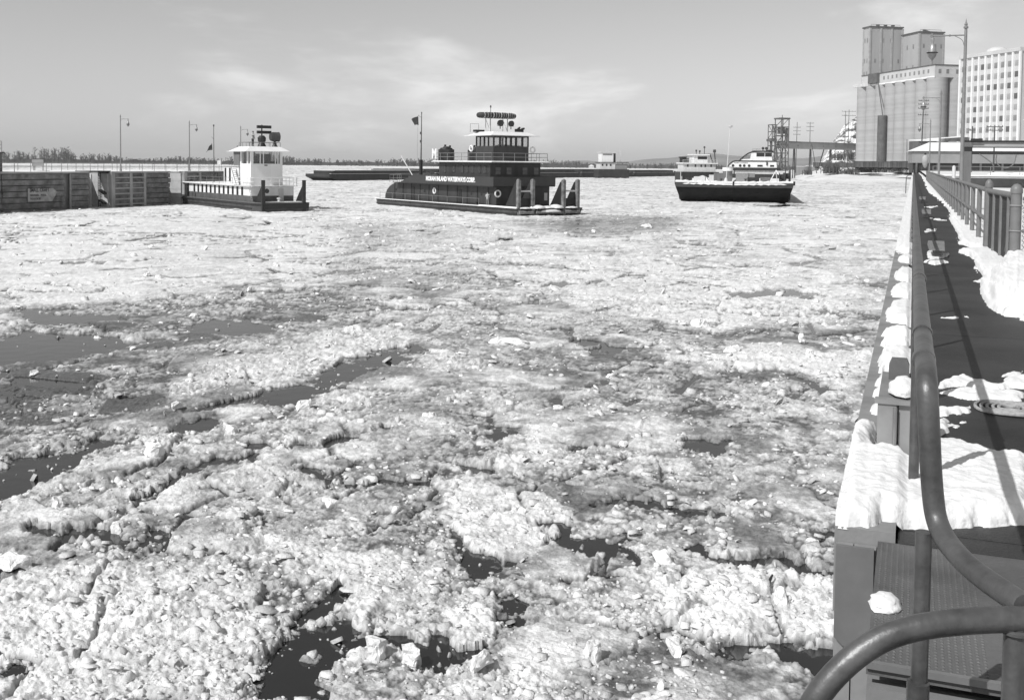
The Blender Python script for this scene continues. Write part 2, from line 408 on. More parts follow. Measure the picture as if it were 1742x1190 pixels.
def ice_fields(X, Y, sp):
    """height, wetness with crevice shade, tone, roughness of the ice sheet at world points; sp = local grid spacing (details finer than it fade)"""
    shp = X.shape; X = X.ravel().astype(np.float32); Y = Y.ravel().astype(np.float32); sp = sp.ravel().astype(np.float32)
    R = np.hypot(X, Y)
    s = np.clip(R/14.0, 1, 12)                       # detail size grows slowly with distance
    w1 = fbm(X/(1.3*s), Y/(1.3*s), 3, 5, .62); w2 = fbm(X/(1.3*s), Y/(1.3*s), 9, 5, .62)
    cell = np.where(R < 24, .26, np.where(R < 50, .55, np.where(R < 130, 1.3, 3.5)))
    vx, vy, vr, _e = vor(X+.10*w1, Y+.10*w2, cell, 131)   # pieces: edges of floes and pools follow their outlines
    vx2, vy2, vr2, _e = vor(X+.2*w2, Y+.2*w1, cell*3.1, 137)
    wx = .25*X+.5*vx+.25*vx2 + .45*s*w1; wy = .25*Y+.5*vy+.25*vy2 + .85*s*w2
    soft = .010*R
    n7 = fbm(X/7, Y/7, 21, 3); n5 = fbm(X/2.6, Y/3.6, 25, 5, .66)
    lev = .035+.045*n7+.018*(vr2-.5); rough = .62+.95*n5; white = .46+.85*fbm(X/2.4, Y/3.4, 27, 5, .66)
    wet_shade = .62*sstep(.02, .36, fbm(X/2.6, Y/4.2, 31, 6, .68))
    far = sstep(30, 95, R); vfar = sstep(90, 200, R); wet_shade *= 1-.6*far; white += .36*far; lev += .03*far
    fs_ = np.where(R < 24, 1.7, np.where(R < 60, 3.2, 7.5))                         # plates of the pack, some of them smooth snow crust
    _x, _y, fr, fe = vor(X+.5*s*w1, Y+.5*s*w2, fs_, 141)
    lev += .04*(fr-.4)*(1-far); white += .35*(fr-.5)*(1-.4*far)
    sm = (fr > .72)*sstep(.02, .10, fe)
    rough *= 1-.78*sm; wet_shade *= 1-.7*sm; lev += .035*sm; white += .15*sm
    for pl, st in SLUSH:
        st = st*.72
        g = G(pl); r0 = max(hypot(*p) for p in g); i = local(wx, wy, g, r0*.05)
        m_ = sstep(2.2, -2.2, poly_sd(wx[i], wy[i], g)/(soft[i]*1.8)-1.8*n5[i])
        wet_shade[i] = np.maximum(wet_shade[i], st*m_*(.75+.5*w1[i])); rough[i] *= 1-.4*m_*st; lev[i] *= 1-.8*m_*st; white[i] *= 1-.3*m_
    for pl, hh, wh, rg in FLOES:
        g = G(pl); r0 = max(hypot(*p) for p in g); i = local(wx, wy, g, r0*.05)
        m_ = sstep(1.6, -1.6, poly_sd(wx[i], wy[i], g)/soft[i])
        lev[i] = lev[i]*(1-m_)+(.26*hh*(1+.9*w1[i])+.03*(vr2[i]-.5))*m_; white[i] = white[i]*(1-m_)+(wh+.35*w2[i])*m_; rough[i] = rough[i]*(1-m_)+rg*(1+.9*n5[i])*m_; wet_shade[i] *= 1-.8*m_
    def fade(c): return np.clip(1.5*c/np.maximum(sp, 1e-4)-.6, 0, 1)
    def lump_near(x, y, cell_, seed, keep, flat=0.0):
        i = np.nonzero(sp < 2.5*cell_)[0]; hh_ = np.zeros(x.shape, np.float32); rr2 = np.full(x.shape, .5, np.float32)
        hh_[i], rr2[i] = lumps(x[i], y[i], np.float32(cell_), seed, keep, flat=flat); return hh_, rr2
    big, rb = lump_near(wx, wy, 1.1, 51, .22, 1.0)
    mid, rm = lump_near(X+.12*w1, Y+.12*w2, .40, 61, .45, 1.0)
    md2, rm2 = lump_near(X+.08*w2, Y+.08*w1, .23, 65, .55, 1.0)
    sml, rs = lump_near(X+.04*w2, Y, .125, 71, .75)
    tin, rt = lump_near(X, Y, .06, 81, .9)
    hug, rh = lump_near(wx, wy, 3.0, 91, .4, 1.0)
    rough = np.clip(rough, .04, 1.25)
    bigm = sstep(.0, .4, fbm(X/4, Y/4, 77, 2)+.12)
    pb = np.maximum(big, 0)*bigm; pm = np.maximum(mid, 0); p2 = np.maximum(md2, 0); ps = np.maximum(sml, 0); pt = np.maximum(tin, 0)
    h = lev + rough*(pb*.075*fade(1.1) + pm*.045*fade(.40) + p2*.034*fade(.23)) + ps*(.014+.040*rough)*fade(.125) + pt*(.014+.022*rough)*fade(.06) + .20*np.maximum(hug, 0)*far*rough
    h += .05*rough*fbm(X*1.3, Y*1.3, 7, 4)
    rid = np.clip(1-np.abs(fbm(X/9, Y/6.5, 101, 5, .64))*5.5, 0, 1)**2          # ridges of piled ice
    h += .07*rid*rough; white += .3*rid
    auto = np.abs(fbm(X/13+.4*w1, Y/8, 111, 6, .64)); al = sstep(.05, .0, auto)*sstep(-.1, .2, fbm(X/20, Y/20, 112, 2))
    dig = al*.13*(1-.6*vfar); wet_shade = np.maximum(wet_shade, .85*al*(1-.35*far))
    for pl, hw in CRACKS:
        g = G(pl); c0 = g[len(g)//2]; r0 = hypot(*c0); w_ = hw*r0/PF*2.4; i = local(wx, wy, g, w_*3)
        m_ = sstep(1.7, .1, line_d(wx[i], wy[i], g)/w_); dig[i] = np.maximum(dig[i], .24*m_); wet_shade[i] = np.maximum(wet_shade[i], .9*m_)
    for pl in WATER_AND_SHADE:
        g = G(pl); r0 = max(hypot(*p) for p in g); i = local(wx, wy, g, r0*.05)
        m_ = sstep(2.6, -.8, poly_sd(wx[i], wy[i], g)/soft[i]+1.1+.8*sstep(26, 16, R[i])-1.5*w1[i]-.9*n5[i]); dig[i] = np.maximum(dig[i], .24*m_); wet_shade[i] = np.maximum(wet_shade[i], .95*sstep(.1, .6, m_))
    ck = sstep(.10, .01, fe)*sstep(-.12, .18, fbm(X/5, Y/7, 143, 3))*(1-.3*vfar)
    dig = np.maximum(dig, .11*ck); wet_shade = np.maximum(wet_shade, .85*ck)
    crumb = (vr > .80)*(vr2 > .35)*(dig > .1)                                    # loose pieces adrift in the leads
    h = h - dig*np.where(crumb, .45, 1.0)
    # slush and crevice shade coloured in between chunks; soaked ice near river level
    piece = np.clip(2.2*np.maximum(np.maximum(np.maximum(pb, pm), p2)*rough, ps*.95*rough+.06)-.14, 0, 1)
    wet_shade = wet_shade*(1-.55*piece) + .80*(1-piece)*(1-.7*far)*sstep(1.05, .5, white)
    wet_shade = np.maximum(wet_shade, .9*sstep(.045, -.01, h))
    tone = np.clip(.30+.50*white+.3*(rb-.5)*(pb > .1)+.34*(rm-.5)*(pm > .05)+.30*(rm2-.5)*(p2 > .05)+.40*(rs-.5)*(1-.6*far)+.2*(rt-.5)*(1-far), 0, 1)
    return h.reshape(shp), np.clip(wet_shade, 0, 1).reshape(shp), tone.reshape(shp), rough.reshape(shp)

def polar_grid(a0, a1, na, radii):
    A = np.linspace(a0, a1, na); RR, AA = np.meshgrid(radii, A, indexing='ij')
    return RR*np.sin(AA), RR*np.cos(AA), RR       # angle measured from +Y to +X
def radii_list(r0, stages):
    out = [r0]
    for rmax, fn in stages:
        while out[-1] < rmax: out.append(out[-1]+fn(out[-1]))
    return np.array(out)
rad = radii_list(8.6, [(95, lambda r: max(.011, r*r/6877*.72)), (420, lambda r: .95+(r-95)*.006), (1700, lambda r: 2.9+(r-420)*.03)])
X, Y, RR = polar_grid(radians(-54.5), radians(2.0), 860, rad)
dr = np.gradient(rad)[:, None]; sp = np.maximum(np.sqrt(dr*RR*radians(56.5)/860), RR*radians(56.5)/860)*np.ones_like(RR)
H, WET_SHADE, TONE, ROUGH = ice_fields(X, Y, sp)
H = np.where(RR > 1500, np.minimum(H, .1), H)
nr, na = X.shape
idx = np.arange(nr*na).reshape(nr, na)
F4 = np.stack([idx[:-1,:-1], idx[:-1,1:], idx[1:,1:], idx[1:,:-1]], -1).reshape(-1, 4)
hv = H.ravel(); xv = X.ravel()
keep = (hv[F4].max(1) > -.03) & (xv[F4].min(1) < .3)
F4 = F4[keep]
used = np.zeros(nr*na, bool); used[F4] = True; remap = np.cumsum(used)-1
V = np.stack([X.ravel(), Y.ravel(), np.maximum(hv, -.08)], -1)[used]
m = bpy.data.materials.new('river_ice'); m.use_nodes = True
nt = m.node_tree; b = nt.nodes['Principled BSDF']; N = nt.nodes.new; K = nt.links.new
aw = N('ShaderNodeAttribute'); aw.attribute_name = 'wet_shade'; at_ = N('ShaderNodeAttribute'); at_.attribute_name = 'tone'
t = N('ShaderNodeTexCoord'); n1 = N('ShaderNodeTexNoise'); n1.inputs['Scale'].default_value = 11; n1.inputs['Detail'].default_value = 8; n1.inputs['Roughness'].default_value = .68
K(t.outputs['Object'], n1.inputs['Vector'])
dry = N('ShaderNodeMapRange'); dry.inputs[3].default_value = .30; dry.inputs[4].default_value = .90; K(at_.outputs['Fac'], dry.inputs[0])
nv = N('ShaderNodeMapRange'); nv.inputs[1].default_value = .3; nv.inputs[2].default_value = .7; nv.inputs[3].default_value = -.22; nv.inputs[4].default_value = .18; K(n1.outputs[0], nv.inputs[0])
ws = N('ShaderNodeMath'); ws.operation = 'SUBTRACT'; K(aw.outputs['Fac'], ws.inputs[0]); K(nv.outputs[0], ws.inputs[1])
wc = N('ShaderNodeClamp'); K(ws.outputs[0], wc.inputs[0])
mx = N('ShaderNodeMix'); mx.data_type = 'FLOAT'; K(wc.outputs[0], mx.inputs[0]); K(dry.outputs[0], mx.inputs[2]); mx.inputs[3].default_value = .10
cc = N('ShaderNodeCombineColor')
for i in range(3): K(mx.outputs[0], cc.inputs[i])
K(cc.outputs[0], b.inputs['Base Color'])
rg = N('ShaderNodeMapRange'); rg.inputs[3].default_value = .75; rg.inputs[4].default_value = .35; K(wc.outputs[0], rg.inputs[0]); K(rg.outputs[0], b.inputs['Roughness'])
n2 = N('ShaderNodeTexNoise'); n2.inputs['Scale'].default_value = 22; n2.inputs['Detail'].default_value = 6; n2.inputs['Roughness'].default_value = .65; K(t.outputs['Object'], n2.inputs['Vector'])
bp = N('ShaderNodeBump'); bp.inputs['Strength'].default_value = .8; bp.inputs['Distance'].default_value = .035; K(n2.outputs[0], bp.inputs['Height']); K(bp.outputs[0], b.inputs['Normal'])
M_ICE = m
ice = put(rawmesh('brash_ice', V, remap[F4], M_ICE, smooth=False, attr={'wet_shade': WET_SHADE.ravel()[used], 'tone': TONE.ravel()[used]}), 'brash_ice')
tag(ice, 'broken white brash ice and slush covering the river', 'ice', kind='stuff')
print('ICE', X.shape, len(F4))
A0_, A1_ = radians(-54.5), radians(2.0)
def ice_at(x, y):
    """nearest grid sample: row, column"""
    r_ = np.hypot(x, y); a_ = np.arctan2(x, y)
    return np.clip(np.searchsorted(rad, r_), 0, nr-1), np.clip(np.round((a_-A0_)/(A1_-A0_)*(na-1)).astype(int), 0, na-1)
# ---- loose angular slabs and crumbs of ice lying on the sheet
rng = np.random.default_rng(11)
NS = 20000
r_ = 1/(1/9.0-rng.random(NS)*(1/9.0-1/150.0)); a_ = rng.uniform(A0_+.02, radians(-.6), NS)
sx = r_*np.sin(a_); sy = r_*np.cos(a_); i_, j_ = ice_at(sx, sy)
hh = H[i_, j_]; rg_ = ROUGH[i_, j_]; wt_ = WET_SHADE[i_, j_]
clus = fbm(sx/2.2, sy/2.8, 301, 4, .6)
ok = (rng.random(NS) < np.clip(.12+.75*rg_+1.3*clus, .04, 1)) & ((hh > .01) | (rng.random(NS) < .22)) & (sx < -.5)
sx, sy, hh, wt_, r_, clus = sx[ok], sy[ok], hh[ok], wt_[ok], r_[ok], clus[ok]; n = len(sx)
size = .019*(r_/13)**.7*np.minimum(rng.random(n)**-.5, 7)*np.where(hh > .01, 1, .8)
size = np.minimum(size, .11*(r_/13)**.55)
plate = rng.random(n) < .018
size = np.where(plate, np.minimum(rng.uniform(.07, .17, n)*(r_/13)**.5, .6), size)
asp = rng.uniform(.45, 1, n); thk = np.where(plate, rng.uniform(.018, .04, n)*(r_/13)**.4, rng.uniform(.18, .5, n)*np.minimum(size, .3)+.006)
K6 = 6; th = (np.arange(K6)/K6*2*pi)[None]+rng.uniform(-.38, .38, (n, K6))+rng.uniform(0, 6.28, (n, 1)); rr_ = size[:, None]*rng.uniform(.45, 1.15, (n, K6))
lx = rr_*np.cos(th); ly = rr_*np.sin(th)*asp[:, None]
tz = np.abs(rng.normal(0, .38, n))*np.where(rng.random(n) < .12, 2.6, 1); tz = np.where(plate, np.abs(rng.normal(0, .16, n))*np.where(rng.random(n) < .15, 3.5, 1), np.minimum(tz, 1.35)); td = rng.uniform(0, 2*pi, n)
ax_, ay_ = np.cos(td), np.sin(td)
def tiltz(x, y, z):
    # rotate about the horizontal axis (ax, ay) by tz
    dotp = x*ax_[:, None]+y*ay_[:, None]; c, s2 = np.cos(tz)[:, None], np.sin(tz)[:, None]
    crx = ay_[:, None]*z; cry = -ax_[:, None]*z; crz = ax_[:, None]*y-ay_[:, None]*x
    return x*c+crx*s2+ax_[:, None]*dotp*(1-c), y*c+cry*s2+ay_[:, None]*dotp*(1-c), z*c+crz*s2
sh_ = rng.uniform(.72, .98, (n, 1))
tx, ty, tzv = tiltz(lx*sh_, ly*sh_, np.repeat(thk[:, None]*.7, K6, 1)); bx_, by_, bz_ = tiltz(lx, ly, np.repeat(-thk[:, None]*.6, K6, 1))
cz = np.maximum(hh, 0)+np.where(plate, .012, .25*thk+.28*size*np.sin(tz))+np.where(plate, .35*size*np.sin(tz), 0)
V = np.stack([np.concatenate([tx, bx_], 1)+sx[:, None], np.concatenate([ty, by_], 1)+sy[:, None], np.concatenate([tzv, bz_], 1)+cz[:, None]], -1).reshape(-1, 3)
base_ = (np.arange(n)*12)[:, None]
loc_f = [(0,1,2,3),(0,3,4,5)]+[(k+6, (k+1) % 6+6, (k+1) % 6, k) for k in range(6)]
F = (base_[:, :, None]+np.array(loc_f)[None]).reshape(-1, 4)
tn = np.repeat(np.clip(rng.normal(.72, .18, n)+.15*clus, .2, 1), 12); wv = np.repeat(np.clip(wt_*.45+rng.normal(-.05, .12, n), 0, .8), 12)
sl_ = put(rawmesh('ice_rubble', V, F, M_ICE, attr={'wet_shade': wv, 'tone': tn}), 'ice_rubble')
tag(sl_, 'loose angular crumbs and slabs of ice strewn over the frozen river', 'ice', kind='stuff')
print('RUBBLE', n)

# ---- larger ice blocks that stand up from the pack, and driftwood
import bmesh
from mathutils import noise as mnoise
def ice_block(px, py, w_, h_, seed, label, name='ice_block', flat=1.0, rz=None, tilt=0.0):
    """angular broken block: convex hull of random points with a chipped surface"""
    p = onz(px, py); s_ = PF/float((p-EYE) @ CF); rg2 = random.Random(seed); W_, H_ = w_/s_, h_/s_
    bm = bmesh.new()
    for i in range(26):
        a = rg2.uniform(0, 6.28); r2 = rg2.uniform(.35, .55); z = rg2.random()
        bm.verts.new((W_*r2*cos(a)*(1-.35*z), W_*r2*sin(a)*.7*flat*(1-.35*z), H_*(z*1.05-.15)))
    bmesh.ops.convex_hull(bm, input=bm.verts[:]); bmesh.ops.delete(bm, geom=[v for v in bm.verts if not v.link_faces], context='VERTS')
    bmesh.ops.subdivide_edges(bm, edges=bm.edges[:], cuts=1, use_grid_fill=True)
    bmesh.ops.subdivide_edges(bm, edges=bm.edges[:], cuts=1, use_grid_fill=True)
    sd2 = Vector((seed*3.7, seed*1.3, 0)); m0 = max(W_, H_)
    for v in bm.verts:
        q_ = v.co/m0; d_ = mnoise.noise_vector(q_*2.2+sd2)*.14+mnoise.noise_vector(q_*6+sd2)*.07+mnoise.noise_vector(q_*15+sd2)*.03; v.co += d_*m0
    me = bpy.data.meshes.new(name); bm.to_mesh(me); bm.free(); me.materials.append(M_ICE)
    for nm, v_ in (('wet_shade', .0), ('tone', rg2.uniform(.85, 1.0))):
        at2 = me.attributes.new(nm, 'FLOAT', 'POINT'); at2.data.foreach_set('value', [v_]*len(me.vertices))
    i2, j2 = ice_at(np.array([p[0]]), np.array([p[1]])); z0 = max(0.0, float(H[i2[0], j2[0]]))
    o = put(me, name, None, (p[0], p[1], z0-.02), (tilt, tilt*.6, rg2.uniform(0, 6) if rz is None else rz))
    return tag(o, label, 'ice block', 'ice blocks')
blk = [(516,697,36,22),(262,782,52,30),(18,975,90,30),(100,868,30,24),(200,905,28,26),(1128,962,56,26),(1190,556,34,18),(1364,588,14,22),(1100,388,20,8),(1378,612,26,16),(165,575,16,6),(424,497,12,10),
       (640,1120,60,46),(700,1130,46,40),(1330,1040,40,30),(300,700,26,14),(950,700,26,10),(1040,642,26,9),(735,712,22,10),(1245,600,40,12),(395,742,40,20),(560,860,40,16),(1060,760,30,12),(880,880,30,20),(820,1150,60,36),(1010,1130,50,40),
       (1150,1120,60,26),(60,640,20,8),(330,540,24,8),(560,575,18,7),(680,560,20,7),(1290,540,22,10),(1010,395,12,5),(470,455,12,5),(250,470,14,6),(1240,430,12,6)]
for i, (a, b_, w_, h_) in enumerate(blk):
    lb = {(516,697): 'bright square ice block at the end of the narrow diagonal lead', (262,782): 'bright peaked ice block beside the long dark lead', (18,975): 'big tilted wedge of ice with a dark undercut edge', (1128,962): 'pale rounded ice slab on the grey slush beyond the white ridge',
          (1364,588): 'thin upright ice shard in the white rubble close to the lock wall', (1190,556): 'rounded grey ice boulder in the pale flat ice', (1100,388): 'low white ice heap on the grey slush ahead of the dark towboat'}.get((a, b_))
    if lb is None: lb = 'chunky white ice block at the edge of a dark pool' if b_ > 1000 else 'small white ice block lying on the distant flat ice' if b_ < 480 else 'jagged white ice block standing up from the broken river ice'
    ice_block(a, b_, w_, h_, 100+i, lb, tilt=random.uniform(-.15, .15))
tag(ice_block(875, 588, 92, 12, 55, 'long smooth log shaped slab of ice lying across the broken pack', 'ice_slab', .3, PSI), None, 'ice slab')
for (q0, q1, lb) in (((1094,474),(1101,487),'short dark stick of driftwood poking from the far ice'), ((1306,1016),(1314,1002),'thin dark stick lying on the white ice ridge near the wall')):
    a = onz(*q0); b2 = onz(*q1); i2, j2 = ice_at(np.array([a[0]]), np.array([a[1]])); z0 = max(.02, float(H[i2[0], j2[0]]))+.04; sc2 = np.linalg.norm(a-EYE)/13
    c = (a+b2)/2; d_ = (b2-a)[:2]; d_ = d_/np.linalg.norm(d_)*.12*sc2**.6
    o = MB().tube([(-d_[0],-d_[1],z0), (0,0,z0+.01), (d_[0],d_[1],z0+.02)], [.016*sc2**.6,.02*sc2**.6,.012*sc2**.6], 7).build('driftwood', mat('wet_wood', .03, .8, .3, 8), None, True, (c[0], c[1], 0)); tag(o, lb, 'driftwood')

# ================================================================== near lock wall, walkway, railings
WT = 4.9
M_PLATE = mat('ribbed_plate', .11, .45, .35, 2.0, metal=.0, bump=.2, bscale=50, spec=.25)
M_WOODG = mat('weathered_grey_wood', .24, .8, .25, 2.0, streak=True, bump=.3)
M_RAILP = mat('grey_rail_paint', .06, .42, .5, 9.0, metal=.3, bump=.12, bscale=45, v2=.15, detail=9)
wall = thing('lock_wall', 'long concrete lock wall with dark walkway and snowy edge beside the iced river', 'wall', (0, 4.75, 0))
def wb(name, x0, x1, y0, y1, z0, z1, m, par=wall):
    return MB().box(x0, x1, y0-4.75, y1-4.75, z0, z1).build(name, m, par)
wb('wall_body', -.26, 1.9, 4.75, 330, -3, WT-.06, M_CONC)
wb('landing_body', -.10, 3.0, 3.6, 4.748, -3, WT-.12, M_CONCD)
wb('landing_body', -.10, 3.0, -9, 1.7, -3, WT-.1, M_CONC)
wb('ladder_well_floor', .02, 3.0, 1.7, 3.6, -3, 3.6, M_CONCD)
# stone courses below the plate
for i in range(6):
    wb('stone_course', -.09, .9, 3.535, 3.6, WT-.30-.24*i, WT-.075-.24*i, M_CONCD)
# walkway slabs
slab_me = MB().box(-.02, 1.52, 0, 5.985, WT-.06, WT).mesh('walkway_slab', M_ASPH)
y = 4.93
for i in range(24):
    put(slab_me, 'walkway_slab', wall, (0, y-4.75, 0)); y += 6.0
wb('walkway_slab', -.02, 1.52, y, 330, WT-.06, WT, M_ASPH)
wb('edge_sill', -.02, 1.52, 4.75, 4.925, WT-.06, WT-.002, M_ASPH)
eb_me = MB().box(-.28, -.03, 0, 5.97, WT-.34, WT+.035).mesh('edge_beam', M_WOODG)
y = 4.76
for i in range(20):
    put(eb_me, 'edge_beam', wall, (0, y-4.75, 0)); y += 6.0
wb('edge_beam', -.28, -.03, y, 330, WT-.34, WT+.035, M_WOODG)
# end of the fender seen from the landing: steel nose with a darker plate
wb('fender_post', -.27, -.20, 4.70, 4.755, -2, WT-.03, M_GREY)
wb('fender_post', -.195, -.105, 4.71, 4.755, -2, WT-.03, M_GREY)
_pts = [(-.268, WT-.02), (-.268, WT-.42)] + [(-.268+.155*t, WT-.42-.05*sin(pi*t)) for t in (.2,.4,.6,.8,1.)] + [(-.113, WT-.02)]
MB().prism_y(_pts, -.075, -.052).build('nose_plate', mat('nose_plate', .16, .6, .2, 3), wall)
# ribbed plate
wb('cover_plate', -.10, 1.7, 3.54, 4.748, WT-.035, WT-.004, M_PLATE)
mb = MB()                                                   # raised tread bumps in rows
for i in range(17):
    for j in range(52):
        x = -.088+i*.0215; y = 3.565-4.75+j*.0225+(.011 if i % 2 else 0)
        mb.add([(x,y,WT-.005),(x+.012,y,WT-.005),(x+.012,y+.015,WT-.005),(x,y+.015,WT-.005),(x+.004,y+.004,WT-.001),(x+.008,y+.004,WT-.001),(x+.008,y+.011,WT-.001),(x+.004,y+.011,WT-.001)], [(4,5,6,7),(0,1,5,4),(1,2,6,5),(2,3,7,6),(3,0,4,7)])
tb_ = mb.build('tread_bumps', M_PLATE, wall); tb_['kind'] = 'stuff'
MB().box(-.10, .42, 3.525-4.75, 3.545-4.75, WT-.01, WT+.012).build('plate_lip', M_GALV, wall)

# ---- pipe railing along the wall edge
rl = thing('pipe_railing', 'grey pipe railing running along the snowy lock wall edge', 'railing', (.04, 3.2, WT))
def arc(c, r, a0, a1, ax1, ax2, n=8):
    return [tuple(c[k]+r*(cos(a0+(a1-a0)*i/n)*ax1[k]+sin(a0+(a1-a0)*i/n)*ax2[k]) for k in range(3)) for i in range(n+1)]
def smooth_path(pts, it=2):
    for _ in range(it):
        q = [pts[0]]
        for a, b_ in zip(pts[:-1], pts[1:]):
            q.append(tuple(.75*u+.25*v for u, v in zip(a, b_))); q.append(tuple(.25*u+.75*v for u, v in zip(a, b_)))
        q.append(pts[-1]); pts = q
    return pts
def rel(p, o): return tuple(a-b_ for a, b_ in zip(p, o))
RO = (.04, 3.2, WT)
top = [(.04, 330, 5.92), (.04, 8, 5.92), (.045, 3.6, 5.92), (.05, 3.22, 5.92), (.06, 3.19, 5.78), (.072, 3.19, 5.60), (.09, 3.18, 5.48), (.16, 2.98, 5.455), (.275, 2.72, 5.47)]
MB().tube([rel(p, RO) for p in top[:2]], .030, 10).build('top_rail', M_RAILP, rl, True)
MB().tube([rel(p, RO) for p in smooth_path(top[1:], 3)], .030, 14).build('end_bend', M_RAILP, rl, True)
post_me = MB().tube([(0,0,-.05),(0,0,.99)], .024, 10).lathe([(.05,0),(.05,.03),(.03,.05)], n=10).mesh('post', M_RAILP, True)
y = 5.4
while y < 150:
    put(post_me, 'post', rl, rel((.04, y, WT), RO)); y += 2.2
MB().tube([rel(p, RO) for p in [(.052, 3.17, 3.9), (.055, 3.18, 5.47)]], .023, 12).build('post', M_RAILP, rl, True)
MB().tube([rel(p, RO) for p in [(.05, 3.165, 4.2), (.0515, 3.167, 5.04)]], .031, 12).build('socket', M_RAILP, rl, True)
for yy in (3.42, 3.95, 5.9):
    MB().lathe([(.0335,-.03),(.0345,-.022),(.0345,.022),(.0335,.03)], cx=.005, cy=yy-3.2, cz=5.92-WT, n=14, axis='y').build('coupling', M_RAILP, rl, True)
# ---- ladder handhold loop close by
LO = (.25, 2.65, WT)
lp = thing('ladder_handrail', 'curved steel handrail bending down over the wall edge at the ladder well', 'handrail', LO)
loop = [(1.3, 2.95, 5.465), (.6, 2.78, 5.463), (.267, 2.67, 5.46), (.15, 2.625, 5.455), (.036, 2.581, 5.440), (-.045, 2.551, 5.41), (-.118, 2.52, 5.352), (-.175, 2.496, 5.28), (-.215, 2.481, 5.19), (-.235, 2.475, 5.05), (-.24, 2.47, 4.5)]
MB().tube([rel(p, LO) for p in smooth_path(loop, 2)], .0295, 16).build('rail', M_RAILP, lp, True)
MB().torus(rel((.25, 2.665, 5.432), LO), .029, .007, 'z', 16, 6).build('weld', M_RAILP, lp, True)
MB().tube([rel(p, LO) for p in [(.245, 2.66, 3.5), (.25, 2.665, 5.45)]], .026, 12).build('post', M_RAILP, lp, True)
MB().tube([rel(p, LO) for p in [(-.24, 2.47, 4.52), (-.10, 2.49, 4.52), (.0, 2.5, 4.52)]], .022, 10).build('foot', M_RAILP, lp, True)
MB().tube([rel(p, LO) for p in [(1.28, 2.95, 3.5), (1.28, 2.95, 5.46)]], .026, 12).build('post', M_RAILP, lp, True)
# far handhold loop on the same wall
fo = (-.2, 96, WT)
fl = thing('ladder_handrail', 'small pipe loop over the far end of the lock wall edge', 'handrail', fo)
MB().tube(smooth_path([(.2,0,.95),(-.15,0,.95),(-.32,0,.85),(-.36,0,.5),(-.36,0,-.6)], 2), .035, 8).build('rail', M_RAILP, fl, True)
MB().tube([(.2,0,0),(.2,0,.95)], .03, 8).build('post', M_RAILP, fl, True)

# ---- mooring bitt in the snow and line kevels on the walkway
bt = thing('mooring_bitt', 'grey steel box mooring bitt half buried in snow at the wall edge', 'bitt', (-.05, 5.95, WT))
MB().box(-.095, .0, -.03, .0, -.02, .36).build('front_plate', M_GREY, bt)
MB().box(.012, .085, -.012, .02, -.02, .345).build('front_plate', M_GREY, bt)
MB().hexa([(-.095,.0,-.02),(.085,.02,-.02),(.085,.5,-.02),(-.095,.5,-.02)], [(-.095,.0,.355),(.085,.02,.355),(.075,.5,.42),(-.085,.5,.42)]).build('body', mat('bitt_paint', .2, .5, .2, 5), bt)
MB().box(-.11, .1, -.04, .03, .345, .368).build('cap_flange', M_GREY, bt)
MB().prism_y([(-.05,.34),(.06,.34),(.06,.48),(.045,.515),(-.035,.515),(-.05,.48)], .36, .46).build('horn', mat('bitt_dark', .12, .5, .2, 5), bt)
MB().tube([(-.006,-.038,.02),(-.006,-.038,.33)], .011, 8).build('weld_bar', M_GALV, bt, True)
kv = []
def kevel(x, y, label):
    k = thing('line_kevel', label, 'kevel', (x, y, WT), 0, 'kevels along the walkway')
    MB().hexa([(-.07,-.22,0),(.07,-.22,0),(.07,.22,0),(-.07,.22,0)], [(-.06,-.2,.16),(.06,-.2,.16),(.06,.2,.16),(-.06,.2,.16)]).build('stem', M_GREY, k)
    MB().hexa([(-.13,-.5,.14),(.13,-.5,.14),(.15,.5,.17),(-.15,.5,.17)], [(-.12,-.5,.19),(.12,-.5,.19),(.14,.5,.25),(-.14,.5,.25)]).build('cap', mat('kevel_paint', .2, .6, .25, 6), k)
    return k
kevel(.43, 20.6, 'low flared steel line kevel on the walkway near the chain link gate')
kevel(.43, 36.5, 'low flared steel line kevel on the walkway amid the railing shadows, second from the gate')
kevel(.43, 52.5, 'small distant steel line kevel on the walkway, third from the gate')
# ---- coiled rope
mb = MB(); pts = []
for i in range(150):
    a = i*2*pi/30; r_ = .05+.036*i/30
    pts.append((r_*cos(a), r_*sin(a), .014+.004*sin(a*3)))
cr = mb.tube(pts, .0115, 6).build('rope_coil', mat('grey_rope', .33, .9, .3, 30), None, True, (.64, 7.67, WT+.002))
tag(cr, 'flat spiral coil of rope lying on the dark walkway', 'rope')

# ---- pipe fence on the land side
FX = 1.36
fn = thing('pipe_fence', 'two rail fence of thick grey pipe posts along the walkway', 'fence', (FX, 22.4, WT))
M_FENCE = mat('fence_paint', .18, .5, .15, 5, bump=.05)
fp_me = MB().tube([(0,0,-.3),(0,0,1.14)], .05, 10).mesh('fence_post', M_FENCE, True)
y = 22.4; i = 0
while y < 140:
    put(fp_me, 'fence_post', fn, (0+.0012*(y-22.4), y-22.4, 0)); y += 2.75; i += 1
for nm, z_, r_ in (('top_rail', 1.18, .05), ('mid_rail', .60, .042)):
    MB().tube([(0, 0, z_), (.0012*118, 118, z_)], r_, 10).build(nm, M_FENCE, fn, True)
MB().tube([(0,-.02,-.3),(0,-.02,1.24)], .062, 12).lathe([(.066,1.2),(.066,1.25),(.04,1.3),(.0,1.31)], cy=-.02, n=12).build('end_post', M_FENCE, fn, True)
